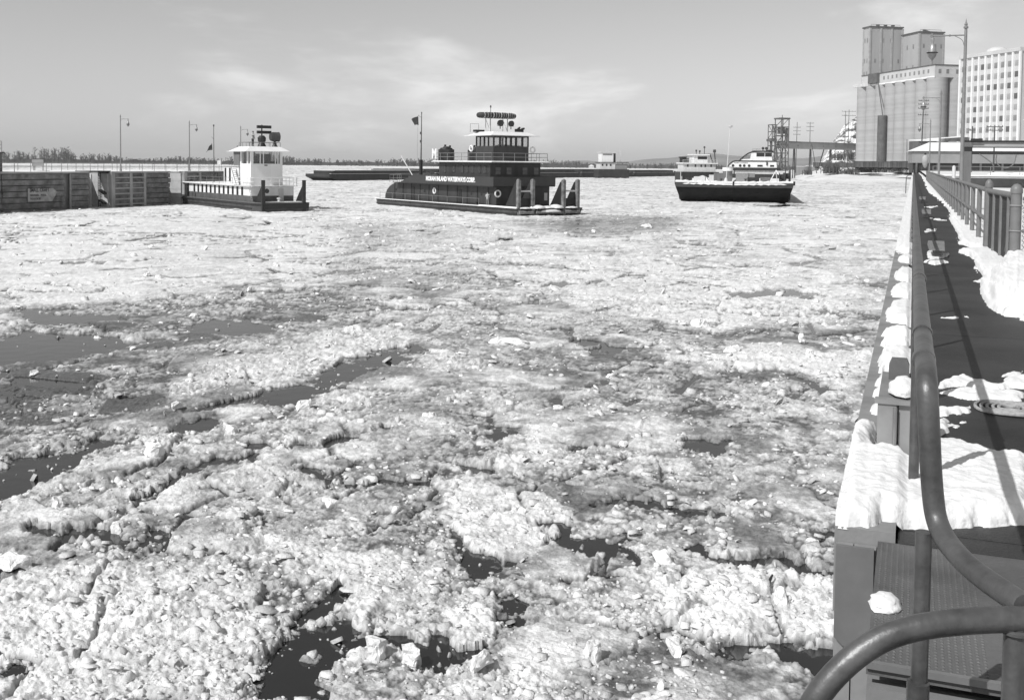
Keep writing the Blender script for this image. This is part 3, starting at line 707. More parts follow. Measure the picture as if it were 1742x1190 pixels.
# ---- chain link gate
def chain(u0, z0, u1, z1, step, fn_, r=.006):
    """diagonal wires in a panel: fn_ maps (u, z) to xyz"""
    mb = MB(); w = u1-u0; h = z1-z0; n = int((w+h)/step)
    for i in range(n+1):
        c = i*step
        a, b_ = max(0, c-h), min(w, c)
        if b_-a > .02:
            mb.tube([fn_(u0+a, z0+c-a), fn_(u0+b_, z0+c-b_)], r, 3, caps=False)
            mb.tube([fn_(u0+w-a, z0+c-a), fn_(u0+w-b_, z0+c-b_)], r, 3, caps=False)
    return mb
cg = thing('chain_link_gate', 'chain link gate panel between rounded grey pipe posts beside the snow bank', 'gate', (1.36, 22.1, WT))
A0, A1 = (0.0, 0.0), (.17, -3.7)
def gp(u, z): t = u/3.7; return (A0[0]+(A1[0]-A0[0])*t, A0[1]+(A1[1]-A0[1])*t, z)
M_WIRE = mat('wire', .10, .5, .2, 6, metal=.5)
chain(.1, .1, 3.6, 1.14, .055, gp, .007).build('wire_mesh', M_WIRE, cg)
def capped(x, y, z1, r, nm, par, m_=M_FENCE):
    return MB().lathe([(r,-.3),(r,z1-.12),(r*1.12,z1-.12),(r*1.12,z1-.06),(r*.95,z1-.02),(r*.55,z1+.02),(.004,z1+.035)], cx=x, cy=y, n=14).build(nm, m_, par, True)
capped(*gp(0,0)[:2], 1.36, .065, 'gate_post', cg); capped(*gp(3.7,0)[:2], 1.33, .082, 'gate_post', cg)
for u in (1.0, 2.0, 2.95): MB().tube([gp(u, -.2), gp(u, 1.15)], .045, 10).build('upright', M_FENCE, cg, True)
MB().tube([gp(0, 1.17), gp(3.7, 1.17)], .05, 10).build('top_rail', M_FENCE, cg, True)
MB().tube([gp(2.5, .2), gp(3.6, 1.0)], .012, 6).build('tie_rod', M_FENCE, cg, True)
for z_ in (.18, .62, 1.02): MB().torus((gp(3.7,0)[0], gp(3.7,0)[1], z_), .086, .012, 'z', 14, 6).build('hinge_band', M_GREY, cg, True)
lf = thing('chain_link_fence', 'chain link fence running inland from the rounded gate post', 'fence', (1.62, 18.35, WT))
def lp2(u, z): return (u, u*.12, z)
chain(.0, -.35, 6, 1.12, .075, lp2, .006).build('wire_mesh', M_WIRE, lf)
for u in (.1, 3.0, 6.0): MB().tube([lp2(u, -.6), lp2(u, 1.12)], .03, 8).build('post', M_FENCE, lf, True)
for z_ in (1.13, .62): MB().tube([lp2(0, z_), lp2(6, z_)], .028, 8).build('rail', M_FENCE, lf, True)

# ---- lamp posts
M_LAMP = mat('lamp_metal', .34, .4, .15, 6, metal=.4); M_POLE = mat('pole_paint', .20, .55, .2, 3)
def lamp_post(loc, arm, label, group, h=7.5, k=1.0):
    t = thing('lamp_post', label, 'lamp post', loc, 0, group)
    MB().lathe([(.17,-.2),(.17,.25),(.12,.32),(.10,.9),(.085,1.0),(.06,h-.1),(.05,h)], n=12).build('pole', M_POLE, t, True)
    MB().lathe([(.09,h),(.10,h+.06),(.05,h+.12),(.07,h+.17),(.03,h+.26),(.004,h+.42)], n=10).build('finial', M_POLE, t, True)
    za = h-.28; a = arm
    mb = MB().tube([(0,0,za),(a*1.30,0,za)], .03, 8).tube(smooth_path([(a*.05,0,za-.45),(a*.12,0,za-.18),(a*.42,0,za-.03)], 2), .014, 6)
    mb.lathe([(.0,-.05),(.05,-.02),(.05,.02),(0,.05)], cx=a*.62, cz=za, n=8, axis='x').torus((a*1.34,0,za), .045, .02, 'y', 10, 6).build('arm', M_POLE, t, True)
    lm = MB().lathe([(.03,-.06),(.075,-.10),(.085,-.2),(.05,-.28),(.05,-.33)], cx=a*1.3, cz=za, n=14).build('lamp_head', M_LAMP, t, True)
    MB().lathe([(.05,-.33),(.10,-.38),(.155,-.55),(.17,-.68)], cx=a*1.3, cz=za, n=18).build('reflector', M_LAMP, lm, True)
    MB().lathe([(.17,-.68),(.235,-.69),(.235,-.72),(.17,-.73)], cx=a*1.3, cz=za, n=18).build('rim', M_BLACK, lm, True)
    MB().lathe([(.20,-.73),(.17,-.86),(.09,-.96),(.035,-1.02),(.03,-1.06),(.004,-1.07)], cx=a*1.3, cz=za, n=18).build('glass_bowl', mat('frosted_bowl', .2, .3, .2, 6), lm, True)
    return t
lamp_post((1.92, 49, WT), -1, 'tall grey lamp post with hanging bell lantern, directly behind the pipe fence', 'lamp posts behind the walkway fence')
lamp_post((1.92, 92, WT), -1, 'lamp post with hanging lantern, second along the walkway fence', 'lamp posts behind the walkway fence')
lamp_post((1.90, 146, WT), -1, 'small far lamp post with hanging lantern, third along the walkway fence', 'lamp posts behind the walkway fence')
lamp_post((-102, 117.2, WT-.1), 1, 'slim lamp post with hanging lantern on the far wall above the light barred fender panel', 'lamp posts on the far wall')
lamp_post((-102, 132, WT-.1), 1, 'slim far wall lamp post with hanging lantern beside the white towboat flag mast', 'lamp posts on the far wall', h=7.3)
lamp_post((-102, 145, WT-.1), 1, 'slim lamp post with hanging lantern showing above the white towboat cabin', 'lamp posts on the far wall', h=7.0)

# ---- snow lying on the wall
SNOWP = [  # outline in photograph pixels on the walkway plane, depth of snow
 ([(1419,905),(1424,830),(1437,770),(1452,742),(1484,742),(1480,790),(1500,770),(1548,800),(1562,770),(1605,765),(1640,768),(1700,788),(1760,800),(1760,893),(1650,893),(1600,900),(1520,898),(1494,902),(1470,908)], .10),
 ([(1600,652),(1638,638),(1662,648),(1700,657),(1712,644),(1760,642),(1760,664),(1690,660),(1640,656),(1600,660)], .035),
 ([(1600,668),(1640,660),(1700,664),(1745,672),(1730,684),(1660,678),(1625,676)], .03),
 ([(1596,694),(1615,697),(1650,690),(1646,700),(1600,708)], .03),
 ([(1594,720),(1608,715),(1610,735),(1596,740)], .05),
 ([(1800,560),(1742,547),(1715,535),(1690,522),(1681,508),(1675,496),(1683,470),(1668,455),(1664,440),(1650,432),(1634,430),(1672,424),(1640,415),(1636,400),(1624,378),(1614,357),(1602,342),(1582,328),(1568,300),(1560,292),(1572,291),(1600,312),(1680,400),(1760,420),(1850,480)], .10),
 ([(1800,552),(1742,540),(1700,520),(1694,490),(1700,462),(1730,455),(1850,470)], .34),
 ([(1578,428),(1590,425),(1600,432),(1620,432),(1600,439),(1580,438)], .03), ([(1572,445),(1585,440),(1612,446),(1590,450)], .04),
 ([(1600,540),(1650,537),(1620,543)], .012), ([(1700,640),(1742,632),(1730,640)], .015), ([(1600,722),(1640,716),(1625,728)], .012), ([(1572,352),(1600,350),(1585,354)], .02), ([(1575,370),(1640,378),(1600,375)], .02), ([(1572,392),(1592,390),(1575,396)], .02), ([(1655,476),(1684,474),(1684,480)], .015),
]
for (a, b_) in [(420,433),(443,450),(466,482),(493,511),(524,556),(574,582),(592,597),(608,642),(656,666),(676,690),(701,714)]:
    xm = lambda yy, X_: 1554 + (yy-285)*(X_/1.6) - .0104*(yy-285)*0
    SNOWP.append(([(xm(a,-.25)+3, a), (xm(a,.10), a-1), (xm((a+b_)/2,.14), (a+b_)/2), (xm(b_,.10), b_+1), (xm(b_,-.25)+2, b_), (xm((a+b_)/2,-.27), (a+b_)/2)], .09))
rows = radii_list(3.7, [(70, lambda r: max(.008, r*r/1700*.55)), (330, lambda r: 2.0+(r-70)*.06)])
cols = np.linspace(-.278, 2.25, 230)
SY, SX = np.meshgrid(rows, cols, indexing='ij')
sc_ = np.clip(SY/8, .5, 3)
u1 = fbm(SX*5/sc_, SY*5/sc_, 201, 5, .6); u2 = fbm(SX*3.2/sc_, SY*7/sc_, 207, 5, .62)
qx = SX+.06*u1+.34*sstep(9, 14, SY)*sstep(.3, .7, SX)*fbm(SX*1.5, SY*4.5/np.clip(SY/16, .8, 3), 213, 5, .66)+.03*fbm(SX*14, SY*14, 216, 3); qy = SY+.13*sc_*u2*np.clip(SY/7, .4, 3)+.018*fbm(SX*13, SY*13, 219, 3)
SH = np.zeros(SX.shape)
for pl, hh in SNOWP:
    g = G(pl, WT); sd = poly_sd(qx, qy, g)
    wdt = .05+.35*hh
    SH = np.maximum(SH, hh*np.sqrt(np.clip(-sd/wdt+.15, 0, 1))*(1+.22*u1))
# far part of the edge is white over, far fence side too
edge = sstep(.02, -.05, SX+.04*u1)*sstep(19, 24, SY+5*u2); SH = np.maximum(SH, .06*edge)
SH = np.maximum(SH, .14*sstep(1.45, 1.75, SX+.1*u1)*sstep(9, 10, SY+u2*3))
SH += (SH > .12)*.10*sstep(1.2, 1.6, SX)*fbm(SX*2.2, SY*1.6, 240, 5, .6)
SH += (SH > .004)*(.02*fbm(SX*9, SY*9, 220, 4)+.03*np.clip(SH*5, 0, 1)*fbm(SX*2.5, SY*2.5, 230, 3))
base = WT+.037*sstep(.02, -.04, SX) - .35*sstep(1.55, 2.2, SX)
SZ = base + SH
idx = np.arange(SX.size).reshape(SX.shape)
F4 = np.stack([idx[:-1,:-1], idx[:-1,1:], idx[1:,1:], idx[1:,:-1]], -1).reshape(-1, 4)
keep = SH.ravel()[F4].max(1) > .004
keep &= ~((SX.ravel()[F4].min(1) < -.29) & (SH.ravel()[F4].min(1) < .02))
F4 = F4[keep]
used = np.zeros(SX.size, bool); used[F4] = True; remap = np.cumsum(used)-1
V = np.stack([SX.ravel(), SY.ravel(), SZ.ravel()-np.where(SH.ravel() < .004, .01, 0)], -1)[used]
sn = put(rawmesh('wall_snow', V, remap[F4], M_SNOW, smooth=True), 'wall_snow')
tag(sn, 'patches and banks of white snow lying on the lock wall walkway', 'snow', kind='stuff')
def snow_lump(loc, sx, sy, sz, seed, name='snow_lump', label=None, parent=None, m_=None):
    n, k = 18, 10; vs = []; fs = []
    for i in range(k+1):
        th = pi*.5*i/k
        for j in range(n):
            a = 2*pi*j/n
            rr = 1+.38*float(fbm(np.array([cos(a)*1.3+seed]), np.array([sin(a)*1.3+i*.25]), 5, 3)[0])
            vs.append((sx*cos(a)*cos(th)*rr, sy*sin(a)*cos(th)*rr, sz*sin(th)*(.9+.2*rr)-.05*sz))
    for i in range(k):
        for j in range(n): fs.append((i*n+j, i*n+(j+1)%n, (i+1)*n+(j+1)%n, (i+1)*n+j))
    o = MB().add(vs, fs).build(name, m_ or M_SNOW, parent, True, loc)
    if label: tag(o, label, 'snow')
    return o
snow_lump((-.055, 4.05, WT), .06, .085, .036, 2.4, label='small rounded lump of snow on the ribbed plate beside the handrail')
snow_lump((-.02, 6.12, WT+.385), .075, .19, .07, 3.0, label='snow clump sitting on top of the mooring bitt')

# ================================================================== far lock wall on the left
FWX = -100.0
fw = thing('far_lock_wall', 'far lock wall faced with dark timber planks, recesses and light barred panels', 'wall', (FWX, 109, 0))
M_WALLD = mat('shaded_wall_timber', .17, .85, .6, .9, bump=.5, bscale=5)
def fb(name, x0, x1, y0, y1, z0, z1, m): return MB().box(x0-FWX, x1-FWX, y0-109, y1-109, z0, z1).build(name, m, fw)
for (a, b_) in ((50, 109.2), (113.1, 125.2), (128.2, 146)):
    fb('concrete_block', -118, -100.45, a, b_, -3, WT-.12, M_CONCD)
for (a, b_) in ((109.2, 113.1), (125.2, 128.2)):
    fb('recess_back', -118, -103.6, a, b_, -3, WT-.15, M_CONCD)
def planks(y0, y1, n=7, x=FWX, z0=-.3, z1=4.62):
    hh = (z1-z0)/n
    for i in range(n):
        o = random.uniform(-.14, .06)
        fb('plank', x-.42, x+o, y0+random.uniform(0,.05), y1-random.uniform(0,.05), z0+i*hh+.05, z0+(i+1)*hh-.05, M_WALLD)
planks(70, 84.9); planks(85, 94.9); planks(95, 104.9); planks(105.9, 109.15); planks(119.95, 125.15); planks(113.8, 116.6, x=FWX-.15); planks(117.2, 119.4, x=FWX-.15)
planks(128.9, 131.6, x=FWX-.15); planks(132.2, 136); planks(136.1, 145.8)
fb('coping', -100.9, -99.95, 50, 109.2, WT-.25, WT-.06, M_CONC); fb('coping', -100.9, -99.95, 113.1, 125.2, WT-.25, WT-.06, M_CONC); fb('coping', -100.9, -99.95, 128.2, 146, WT-.25, WT-.06, M_CONC)
for (a, b_) in ((113.05, 113.75), (116.65, 117.15), (119.45, 119.9), (128.15, 128.8), (131.65, 132.15)):
    fb('pilaster', FWX-.44, FWX+.06, a, b_, -.5, WT-.26, M_CONC)
for (a, b_) in ((113.8, 116.6), (117.2, 119.4), (128.85, 131.6)):
    for i in range(6): fb('fender_bar', FWX-.16, FWX+.03, a, b_, .35+i*.72, .53+i*.72, M_CONC)
fb('steel_strip', FWX-.1, FWX+.06, 105.62, 105.85, -.3, WT-.3, M_GREY)
# recess returns facing the sun, white strip, ladder
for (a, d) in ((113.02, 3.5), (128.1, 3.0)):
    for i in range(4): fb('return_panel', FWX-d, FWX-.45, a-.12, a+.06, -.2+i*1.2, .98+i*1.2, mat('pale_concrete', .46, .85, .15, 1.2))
fb('white_strip', FWX-3.55, FWX-3.15, 112.75, 112.88, -.1, WT-.4, M_WHITE)
ld = MB().tube([(-1.5, 3.75, 0), (-1.5, 3.75, 4.9)], .04, 6).tube([(-1.9, 3.75, 0), (-1.9, 3.75, 4.9)], .04, 6)
for i in range(14): ld.tube([(-1.5, 3.75, .3+i*.33), (-1.9, 3.75, .3+i*.33)], .03, 6)
ld.build('ladder', M_BLACK, fw)
for i in range(2):
    MB().hexa([(-1.35,3.2,.9+i*1.3),(-.6,3.2,.5+i*1.3),(-.6,3.9,.5+i*1.3),(-1.35,3.9,.9+i*1.3)], [(-1.35,3.2,1.15+i*1.3),(-.6,3.2,.75+i*1.3),(-.6,3.9,.75+i*1.3),(-1.35,3.9,1.15+i*1.3)]).build('bracket', M_BLACK, fw)
fb('snow_cover', -117.9, -100.1, 50, 109.1, WT-.12, WT-.02, M_SNOW); fb('snow_cover', -117.9, -100.1, 113.2, 125.1, WT-.12, WT-.02, M_SNOW); fb('snow_cover', -117.9, -100.1, 128.3, 145.9, WT-.12, WT-.02, M_SNOW)
fb('platform', -102.2, -100.3, 108.9, 113.4, WT-.1, WT+.06, M_BLACK)
# sign with an arrow end
sg = thing('arrow_sign', 'weathered board sign with arrow end fixed to the dark timber wall', 'sign', (FWX+.1, 101.9, 2.0))
a0, a1 = 98.7-101.9, 103.4-101.9
MB().prism_x([(a0,-.75),(a1-.9,-.75),(a1,.35),(a1-.75,.85),(a0,.85)], 0, .06).build('board', mat('faded_board', .34, .8, .3, 1.5), sg)
MS = Matrix(((0,0,1,.075),(1,0,0,a0+.25),(0,1,0,.32),(0,0,0,1)))
text('lettering', 'SMALL CRAFT', .62, M_BLACK, sg, MS, .01, 3.1)
MS2 = MS.copy(); MS2[1][3] = a0+.3; MS2[2][3] = -.15; text('lettering', 'SIGNAL  PULL', .34, M_BLACK, sg, MS2, .005, 2.6)
MS3 = MS.copy(); MS3[1][3] = a0+.3; MS3[2][3] = -.58; text('lettering', 'TO LOCK', .34, M_BLACK, sg, MS3, .005, 1.7)
# railings on the far wall
def rail_run(name, label, x, y0, y1, step, h, r=.035, z=WT-.05, group='railings on the far wall'):
    t = thing(name, label, 'railing', (x, y0, z), 0, group)
    me = MB().tube([(0,0,-.1),(0,0,h)], r, 6).mesh('post', M_GREY)
    yy = y0
    while yy <= y1+.01: put(me, 'post', t, (0, yy-y0, 0)); yy += step
    for f_ in (1.0, .55): MB().tube([(0,0,h*f_),(0,y1-y0,h*f_)], r*.9, 6).build('rail', M_GREY, t)
    return t
rail_run('pipe_railing', 'thin pipe railing along the river edge of the far timber wall', -100.7, 90, 140, 2.5, 1.07)
rail_run('pipe_railing', 'thin pipe railing along the back of the far timber wall', -113, 92, 168, 3.0, 1.1)
ht = thing('control_hut', 'small dark control hut with roof rail on the far wall', 'hut', (-103, 93.7, WT))
MB().box(-2, 2, -1.5, 2.3, -.1, 2.15).build('wall', M_MID, ht); MB().box(-2.2, 2.2, -1.7, 2.5, 2.15, 2.3).build('roof', M_DARK, ht)
mb = MB()
for z_ in (2.75, 3.2, 3.6): mb.tube([(2,2.2,z_),(2,-1.5,z_)], .04, 6)
for y_ in (2.2, .9, -.4): mb.tube([(2,y_,2.3),(2,y_,3.6)], .04, 6)
mb.build('roof_railing', M_GREY, ht); MB().box(1.98, 2.03, -.4, .5, .1, 1.9).build('door', M_DARK, ht)
ns = thing('notice_board', 'grey notice board on posts standing on the far wall', 'sign', (-112, 112.5, WT))
MB().box(-1.0, 1.0, -.05, .05, .55, 1.45).build('board', M_GREY, ns)
for x_ in (-.8, .8): MB().box(x_-.05, x_+.05, .055, .13, -.1, 1.4).build('post', M_GREY, ns)

# ================================================================== people
def person(loc, rz, label, pose='stand', top=None, legs=None, group=None, k=1.0):
    top = top or M_CLOTHL; legs = legs or M_CLOTHD
    J = {'pel': (0,0,.95,.15), 'wai': (.01,0,1.1,.14), 'che': (.02,0,1.32,.17), 'nec': (.03,0,1.50,.065), 'hea': (.05,0,1.60,.095), 'hed': (.055,0,1.70,.085),
         'lhi': (0,.09,.90,.10), 'lkn': (.03,.11,.5,.07), 'lan': (-.02,.12,.09,.05), 'lto': (.13,.14,.04,.04),
         'rhi': (0,-.09,.90,.10), 'rkn': (.05,-.11,.5,.07), 'ran': (.0,-.12,.09,.05), 'rto': (.15,-.14,.04,.04),
         'lsh': (.02,.19,1.42,.075), 'lel': (.0,.27,1.15,.055), 'lwr': (.10,.27,.92,.04), 'lha': (.14,.26,.84,.035),
         'rsh': (.02,-.19,1.42,.075), 'rel': (.0,-.27,1.15,.055), 'rwr': (.10,-.27,.92,.04), 'rha': (.14,-.26,.84,.035)}
    if pose == 'point':
        J['rel'] = (.25,-.22,1.38,.055); J['rwr'] = (.48,-.20,1.36,.04); J['rha'] = (.58,-.2,1.37,.035)
    if pose == 'stride':
        J['lkn'] = (.16,.1,.52,.07); J['lan'] = (.18,.1,.09,.05); J['lto'] = (.33,.12,.04,.04); J['rkn'] = (-.04,-.1,.5,.07); J['ran'] = (-.22,-.1,.1,.05); J['rto'] = (-.08,-.12,.04,.04)
        J['rel'] = (.12,-.26,1.18,.055); J['rwr'] = (.32,-.2,1.15,.04); J['rha'] = (.38,-.17,1.16,.035); J['lel'] = (.1,.26,1.18,.055); J['lwr'] = (.3,.2,1.12,.04); J['lha'] = (.36,.17,1.12,.035)
    E_ = [('pel','wai'),('wai','che'),('che','nec'),('nec','hea'),('hea','hed'),('pel','lhi'),('lhi','lkn'),('lkn','lan'),('lan','lto'),('pel','rhi'),('rhi','rkn'),('rkn','ran'),('ran','rto'),
          ('che','lsh'),('lsh','lel'),('lel','lwr'),('lwr','lha'),('che','rsh'),('rsh','rel'),('rel','rwr'),('rwr','rha')]
    ks = list(J); me = bpy.data.meshes.new('person')
    me.from_pydata([J[a][:3] for a in ks], [(ks.index(a), ks.index(b_)) for a, b_ in E_], [])
    o = bpy.data.objects.new('person', me); COL.objects.link(o)
    o.modifiers.new('skin', 'SKIN'); sb = o.modifiers.new('sub', 'SUBSURF'); sb.levels = sb.render_levels = 1
    for i, a in enumerate(ks):
        sv = me.skin_vertices[0].data[i]; sv.radius = (J[a][3], J[a][3]); sv.use_root = (a == 'pel')
    dg = bpy.context.evaluated_depsgraph_get(); dg.update()
    m2 = bpy.data.meshes.new_from_object(o.evaluated_get(dg))
    o.modifiers.clear(); o.data = m2; m2.materials.clear()
    for mm in (legs, top, M_SKIN, M_BLACK): m2.materials.append(mm)
    for p in m2.polygons:
        z = p.center.z; hand = abs(p.center.y) > .15 and ((pose == 'stand' and z < .92) or (p.center.x > .34 and pose != 'stand' and z > .8))
        p.material_index = 3 if z > 1.69 else 2 if (z > 1.52 or hand) else 1 if (z > .93 or (abs(p.center.y) > .21 and z > .86)) else 0
        p.use_smooth = True
    o.location = tuple(map(float, loc)); o.rotation_euler = (0, 0, rz); o.scale = (k, k, k)
    hat = MB().lathe([(.115,1.70),(.115,1.715),(.10,1.73),(.085,1.79),(.04,1.815),(.004,1.82)], cx=.055, n=12).build('cap', M_BLACK, o, True)
    MB().lathe([(.016,-.02),(.02,0),(.004,.03)], cx=.15, cz=1.62, n=6, axis='x').build('nose', M_SKIN, o, True)
    return tag(o, label, 'person', group)

# ================================================================== boats
def boat_frame(px, py, heading):
    o = onz(px, py); return o, radians(heading)
def to_world(fr, x, y, z):
    o, a = fr; return (o[0]+x*cos(a)-y*sin(a), o[1]+x*sin(a)+y*cos(a), z)
def rails(mb, pts, h, step, r=.03, levels=(1.0, .52)):
    """railing along a polyline at deck height; one mesh"""
    for f_ in levels: mb.tube([(x, y, z+h*f_) for x, y, z in pts], r, 6)
    for (a, b_) in zip(pts[:-1], pts[1:]):
        d = sqrt(sum((q-p)**2 for p, q in zip(a, b_))); n = max(1, round(d/step))
        for i in range(n+1):
            t = i/n; p = [u+(v-u)*t for u, v in zip(a, b_)]
            mb.tube([tuple(p), (p[0], p[1], p[2]+h)], r, 6)
    return mb
def pane(name, x0, x1, y0, y1, z0, z1, m_, par, fr=None):
    o = MB().box(x0, x1, y0, y1, z0, z1).build(name, m_, par); return o
def searchlight(par, x, y, z, r=.28, name='searchlight'):
    mb = MB().lathe([(.10,-.28),(r*.8,-.22),(r,-.05),(r,.18),(r*1.05,.2)], cx=x, cy=y, cz=z, n=14, axis='x')
    mb.tube([(x, y, z-.75), (x, y, z-.05)], .06, 8).tube([(x,y-r-.04,z),(x,y-r-.04,z-.35),(x,y+r+.04,z-.35),(x,y+r+.04,z)], .03, 6)
    o = mb.build(name, M_DARK, par, True)
    MB().lathe([(r*.92,.16),(r*.92,.19)], cx=x, cy=y, cz=z, n=14, axis='x').build('lens', M_GLASS, o)
    return o
M_TUGS = mat('tug_paint', .042, .5, .3, 1.3, streak=True, bump=.1)
M_TUGD = mat('tug_dark_paint', .022, .5, .3, 1.3, streak=True)
M_BAND = mat('tug_band_paint', .046, .5, .15, 1.0)
# ---------------------------------------------------------------- dark towboat
TF = boat_frame(880, 369, -35.2)
tb = thing('dark_towboat', 'dark painted towboat with white lettered band, pushing knees and a raft on its pilothouse', 'towboat', tuple(TF[0]), TF[1])
plan = [(-39.8,1.6),(-39.2,.7),(-37.6,.1),(-20,0),(0,0),(0,10),(-20,10),(-37.6,9.9),(-39.2,9.3),(-39.8,8.4)]
low = [(x*.985-.1 if x < -1 else -1.2, .15+y*.97) for x, y in plan]
MB().prism(low, -1.2, .90, plan).build('hull', M_HULL, tb)
MB().prism([(x, y) for x, y in plan], .90, 1.0).build('deck', M_TUGD, tb)
fen = MB()
for z_ in (.35, .82): fen.tube([(x, y-.03 if y < 5 else y+.03, z_) for x, y in plan if y < 5]+[(0,0,z_)][:0], .06, 6)
fen.build('rub_rail', M_BLACK, tb)
# snow along the deck edge and on the bow
MB().prism_x([(.02,1.0),(.40,1.0),(.33,1.07),(.08,1.08)], -38.5, -9).build('deck_snow', M_SNOW, tb)
MB().prism_x([(.02,1.0),(.75,1.0),(.6,1.16),(.1,1.18)], -9, -.3).build('deck_snow', M_SNOW, tb)
prof = [(-36.6,1.0),(-36.5,1.7),(-36.0,2.35),(-35.1,2.95),(-33.9,3.35),(-32.6,3.56),(-6,3.62),(-6,1.0)]
hs = MB().prism_y(prof, .85, 9.15).build('main_house', M_TUGS, tb)
for i in range(11):   # vertical stiffeners on the house side
    x = -33.5+i*2.55; MB().box(x, x+.10, .79, .849, 1.02, 3.5).build('stiffener', M_TUGD, hs)
for x in (-28.2, -15.2): MB().box(x, x+.75, .80, .848, 1.1, 3.0).build('door', M_BLACK, hs)
for x in (-33.0, -24.5, -12.0, -9.5): MB().lathe([(.2,0),(.2,.04)], cx=x, cy=.80, cz=2.5, n=12, axis='y').build('porthole', M_GLASS, hs)
for i, y in enumerate((4.4, 8.3)): MB().box(-5.99, -5.95, y, y+.5, 1.7, 2.7).build('window', M_GLASS if i == 0 else M_OFFW, hs)
MB().box(-5.99, -5.94, 5.8, 6.6, 1.05, 2.95).build('door', M_BLACK, hs)
# lettered bulwark band
band = MB().add([(-30.3,.0,3.62),(-5.5,.0,3.62),(-5.5,.0,4.77),(-26.4,.0,4.77), (-30.3,.08,3.62),(-5.5,.08,3.62),(-5.5,.08,4.77),(-26.4,.08,4.77)], [(0,1,2,3),(7,6,5,4),(0,4,5,1),(1,5,6,2),(2,6,7,3),(3,7,4,0)])
band.box(-5.5,-5.42,0,9.7,3.62,4.77)
band.add([(-30.3,9.62,3.62),(-5.5,9.62,3.62),(-5.5,9.62,4.77),(-26.4,9.62,4.77), (-30.3,9.7,3.62),(-5.5,9.7,3.62),(-5.5,9.7,4.77),(-26.4,9.7,4.77)], [(0,1,2,3),(7,6,5,4),(0,4,5,1),(1,5,6,2),(2,6,7,3),(3,7,4,0)])
bd = band.build('bulwark_band', M_BAND, tb)
MB().box(-32.6, -5.5, .0, 9.7, 3.50, 3.615).build('upper_deck', M_TUGD, tb)
MT = Matrix(((1,0,0,-22.6),(0,0,-1,-.02),(0,1,0,3.86),(0,0,0,1)))
text('lettering', 'MORAN INLAND WATERWAYS CORP.', .82, M_WHITE, bd, MT, .045, 12.9)
uh = MB().box(-21.1, -8, 1.2, 9.1, 4.6, 6.62).build('upper_house', M_TUGS, tb)
for i, x in enumerate((-19.8, -17.4, -15.2, -14.0, -12.6, -10.9, -9.6)): 
    w = MB().box(x, x+.62, 1.15, 1.199, 5.15, 6.15).build('window', M_GLASS, uh); MB().box(x-.06, x+.68, 1.16, 1.198, 6.16, 6.22).build('sill', M_TUGD, w)
for y in (2.0, 3.7, 6.2, 8.0):
    w = MB().box(-7.999, -7.95, y, y+.75, 5.05, 5.95).build('window', mat('dim_window', .16, .2, .2, 2), uh); MB().box(-7.998, -7.94, y-.05, y+.8, 5.47, 5.52).build('mullion', M_TUGD, w)
MB().prism([(-22.2,.55),(-6.7,.55),(-6.7,9.8),(-22.2,9.8)], 6.60, 6.70).build('boat_deck', M_OFFW, tb)
MB().prism([(-22.0,.6),(-6.8,.6),(-6.8,9.7),(-22.0,9.7)], 6.70, 6.78, [(-21.9,.7),(-6.9,.7),(-6.9,9.6),(-21.9,9.6)]).build('deck_snow', M_SNOW, tb)
# pilothouse
ph = MB().box(-13.3, -9.0, 2.3, 7.85, 6.75, 8.72).build('pilothouse', M_TUGS, tb)
fr_ = MB()
for x, y in [(-9.06,2.36),(-9.06,3.35),(-9.06,4.3),(-9.06,5.1),(-9.06,5.9),(-9.06,6.9),(-9.06,7.79)]+[(x,2.36) for x in (-13.24,-12.3,-11.3,-10.3)]+[(x,7.79) for x in (-13.24,-12.0,-10.5)]+[(-13.24,3.6),(-13.24,5.1),(-13.24,6.5)]:
    fr_.box(x-.1 if y in (2.36,7.79) else x-.06, x+.1 if y in (2.36,7.79) else x+.06, y-.06 if y in (2.36,7.79) else y-.12, y+.06 if y in (2.36,7.79) else y+.12, 8.7, 10.06)
fr_.box(-13.28,-9.02,2.31,2.43,9.92,10.08).box(-13.28,-9.02,7.72,7.84,9.92,10.08).box(-9.12,-9.02,2.44,7.71,9.92,10.08).box(-13.28,-13.18,2.44,7.71,9.92,10.08)
fr_.build('window_frame', M_TUGD, ph)
def clear_glass():
    if 'clear_glass' in MATS: return MATS['clear_glass']
    m_ = bpy.data.materials.new('clear_glass'); m_.use_nodes = True; nt_ = m_.node_tree; nt_.nodes.clear()
    a = nt_.nodes.new('ShaderNodeBsdfTransparent'); a.inputs[0].default_value = (.93,.93,.93,1); g_ = nt_.nodes.new('ShaderNodeBsdfGlossy'); g_.inputs['Roughness'].default_value = .05
    x_ = nt_.nodes.new('ShaderNodeMixShader'); x_.inputs[0].default_value = .1; o_ = nt_.nodes.new('ShaderNodeOutputMaterial')
    nt_.links.new(a.outputs[0], x_.inputs[1]); nt_.links.new(g_.outputs[0], x_.inputs[2]); nt_.links.new(x_.outputs[0], o_.inputs[0]); MATS['clear_glass'] = m_; return m_
M_CG = clear_glass()
MB().box(-9.07,-9.05,2.45,7.7,8.72,9.92).build('pane', M_CG, ph); MB().box(-13.25,-13.23,2.45,7.7,8.72,9.92).build('pane', M_CG, ph)
MB().box(-13.2,-9.1,2.36,2.38,8.72,9.92).build('pane', M_CG, ph); MB().box(-13.2,-9.1,7.77,7.79,8.72,9.92).build('pane', M_CG, ph)
MB().box(-11.2,-10.6,4.4,5.9,8.72,8.95).box(-10.0,-9.6,3.2,7.0,8.72,8.85).build('console', M_BLACK, ph)
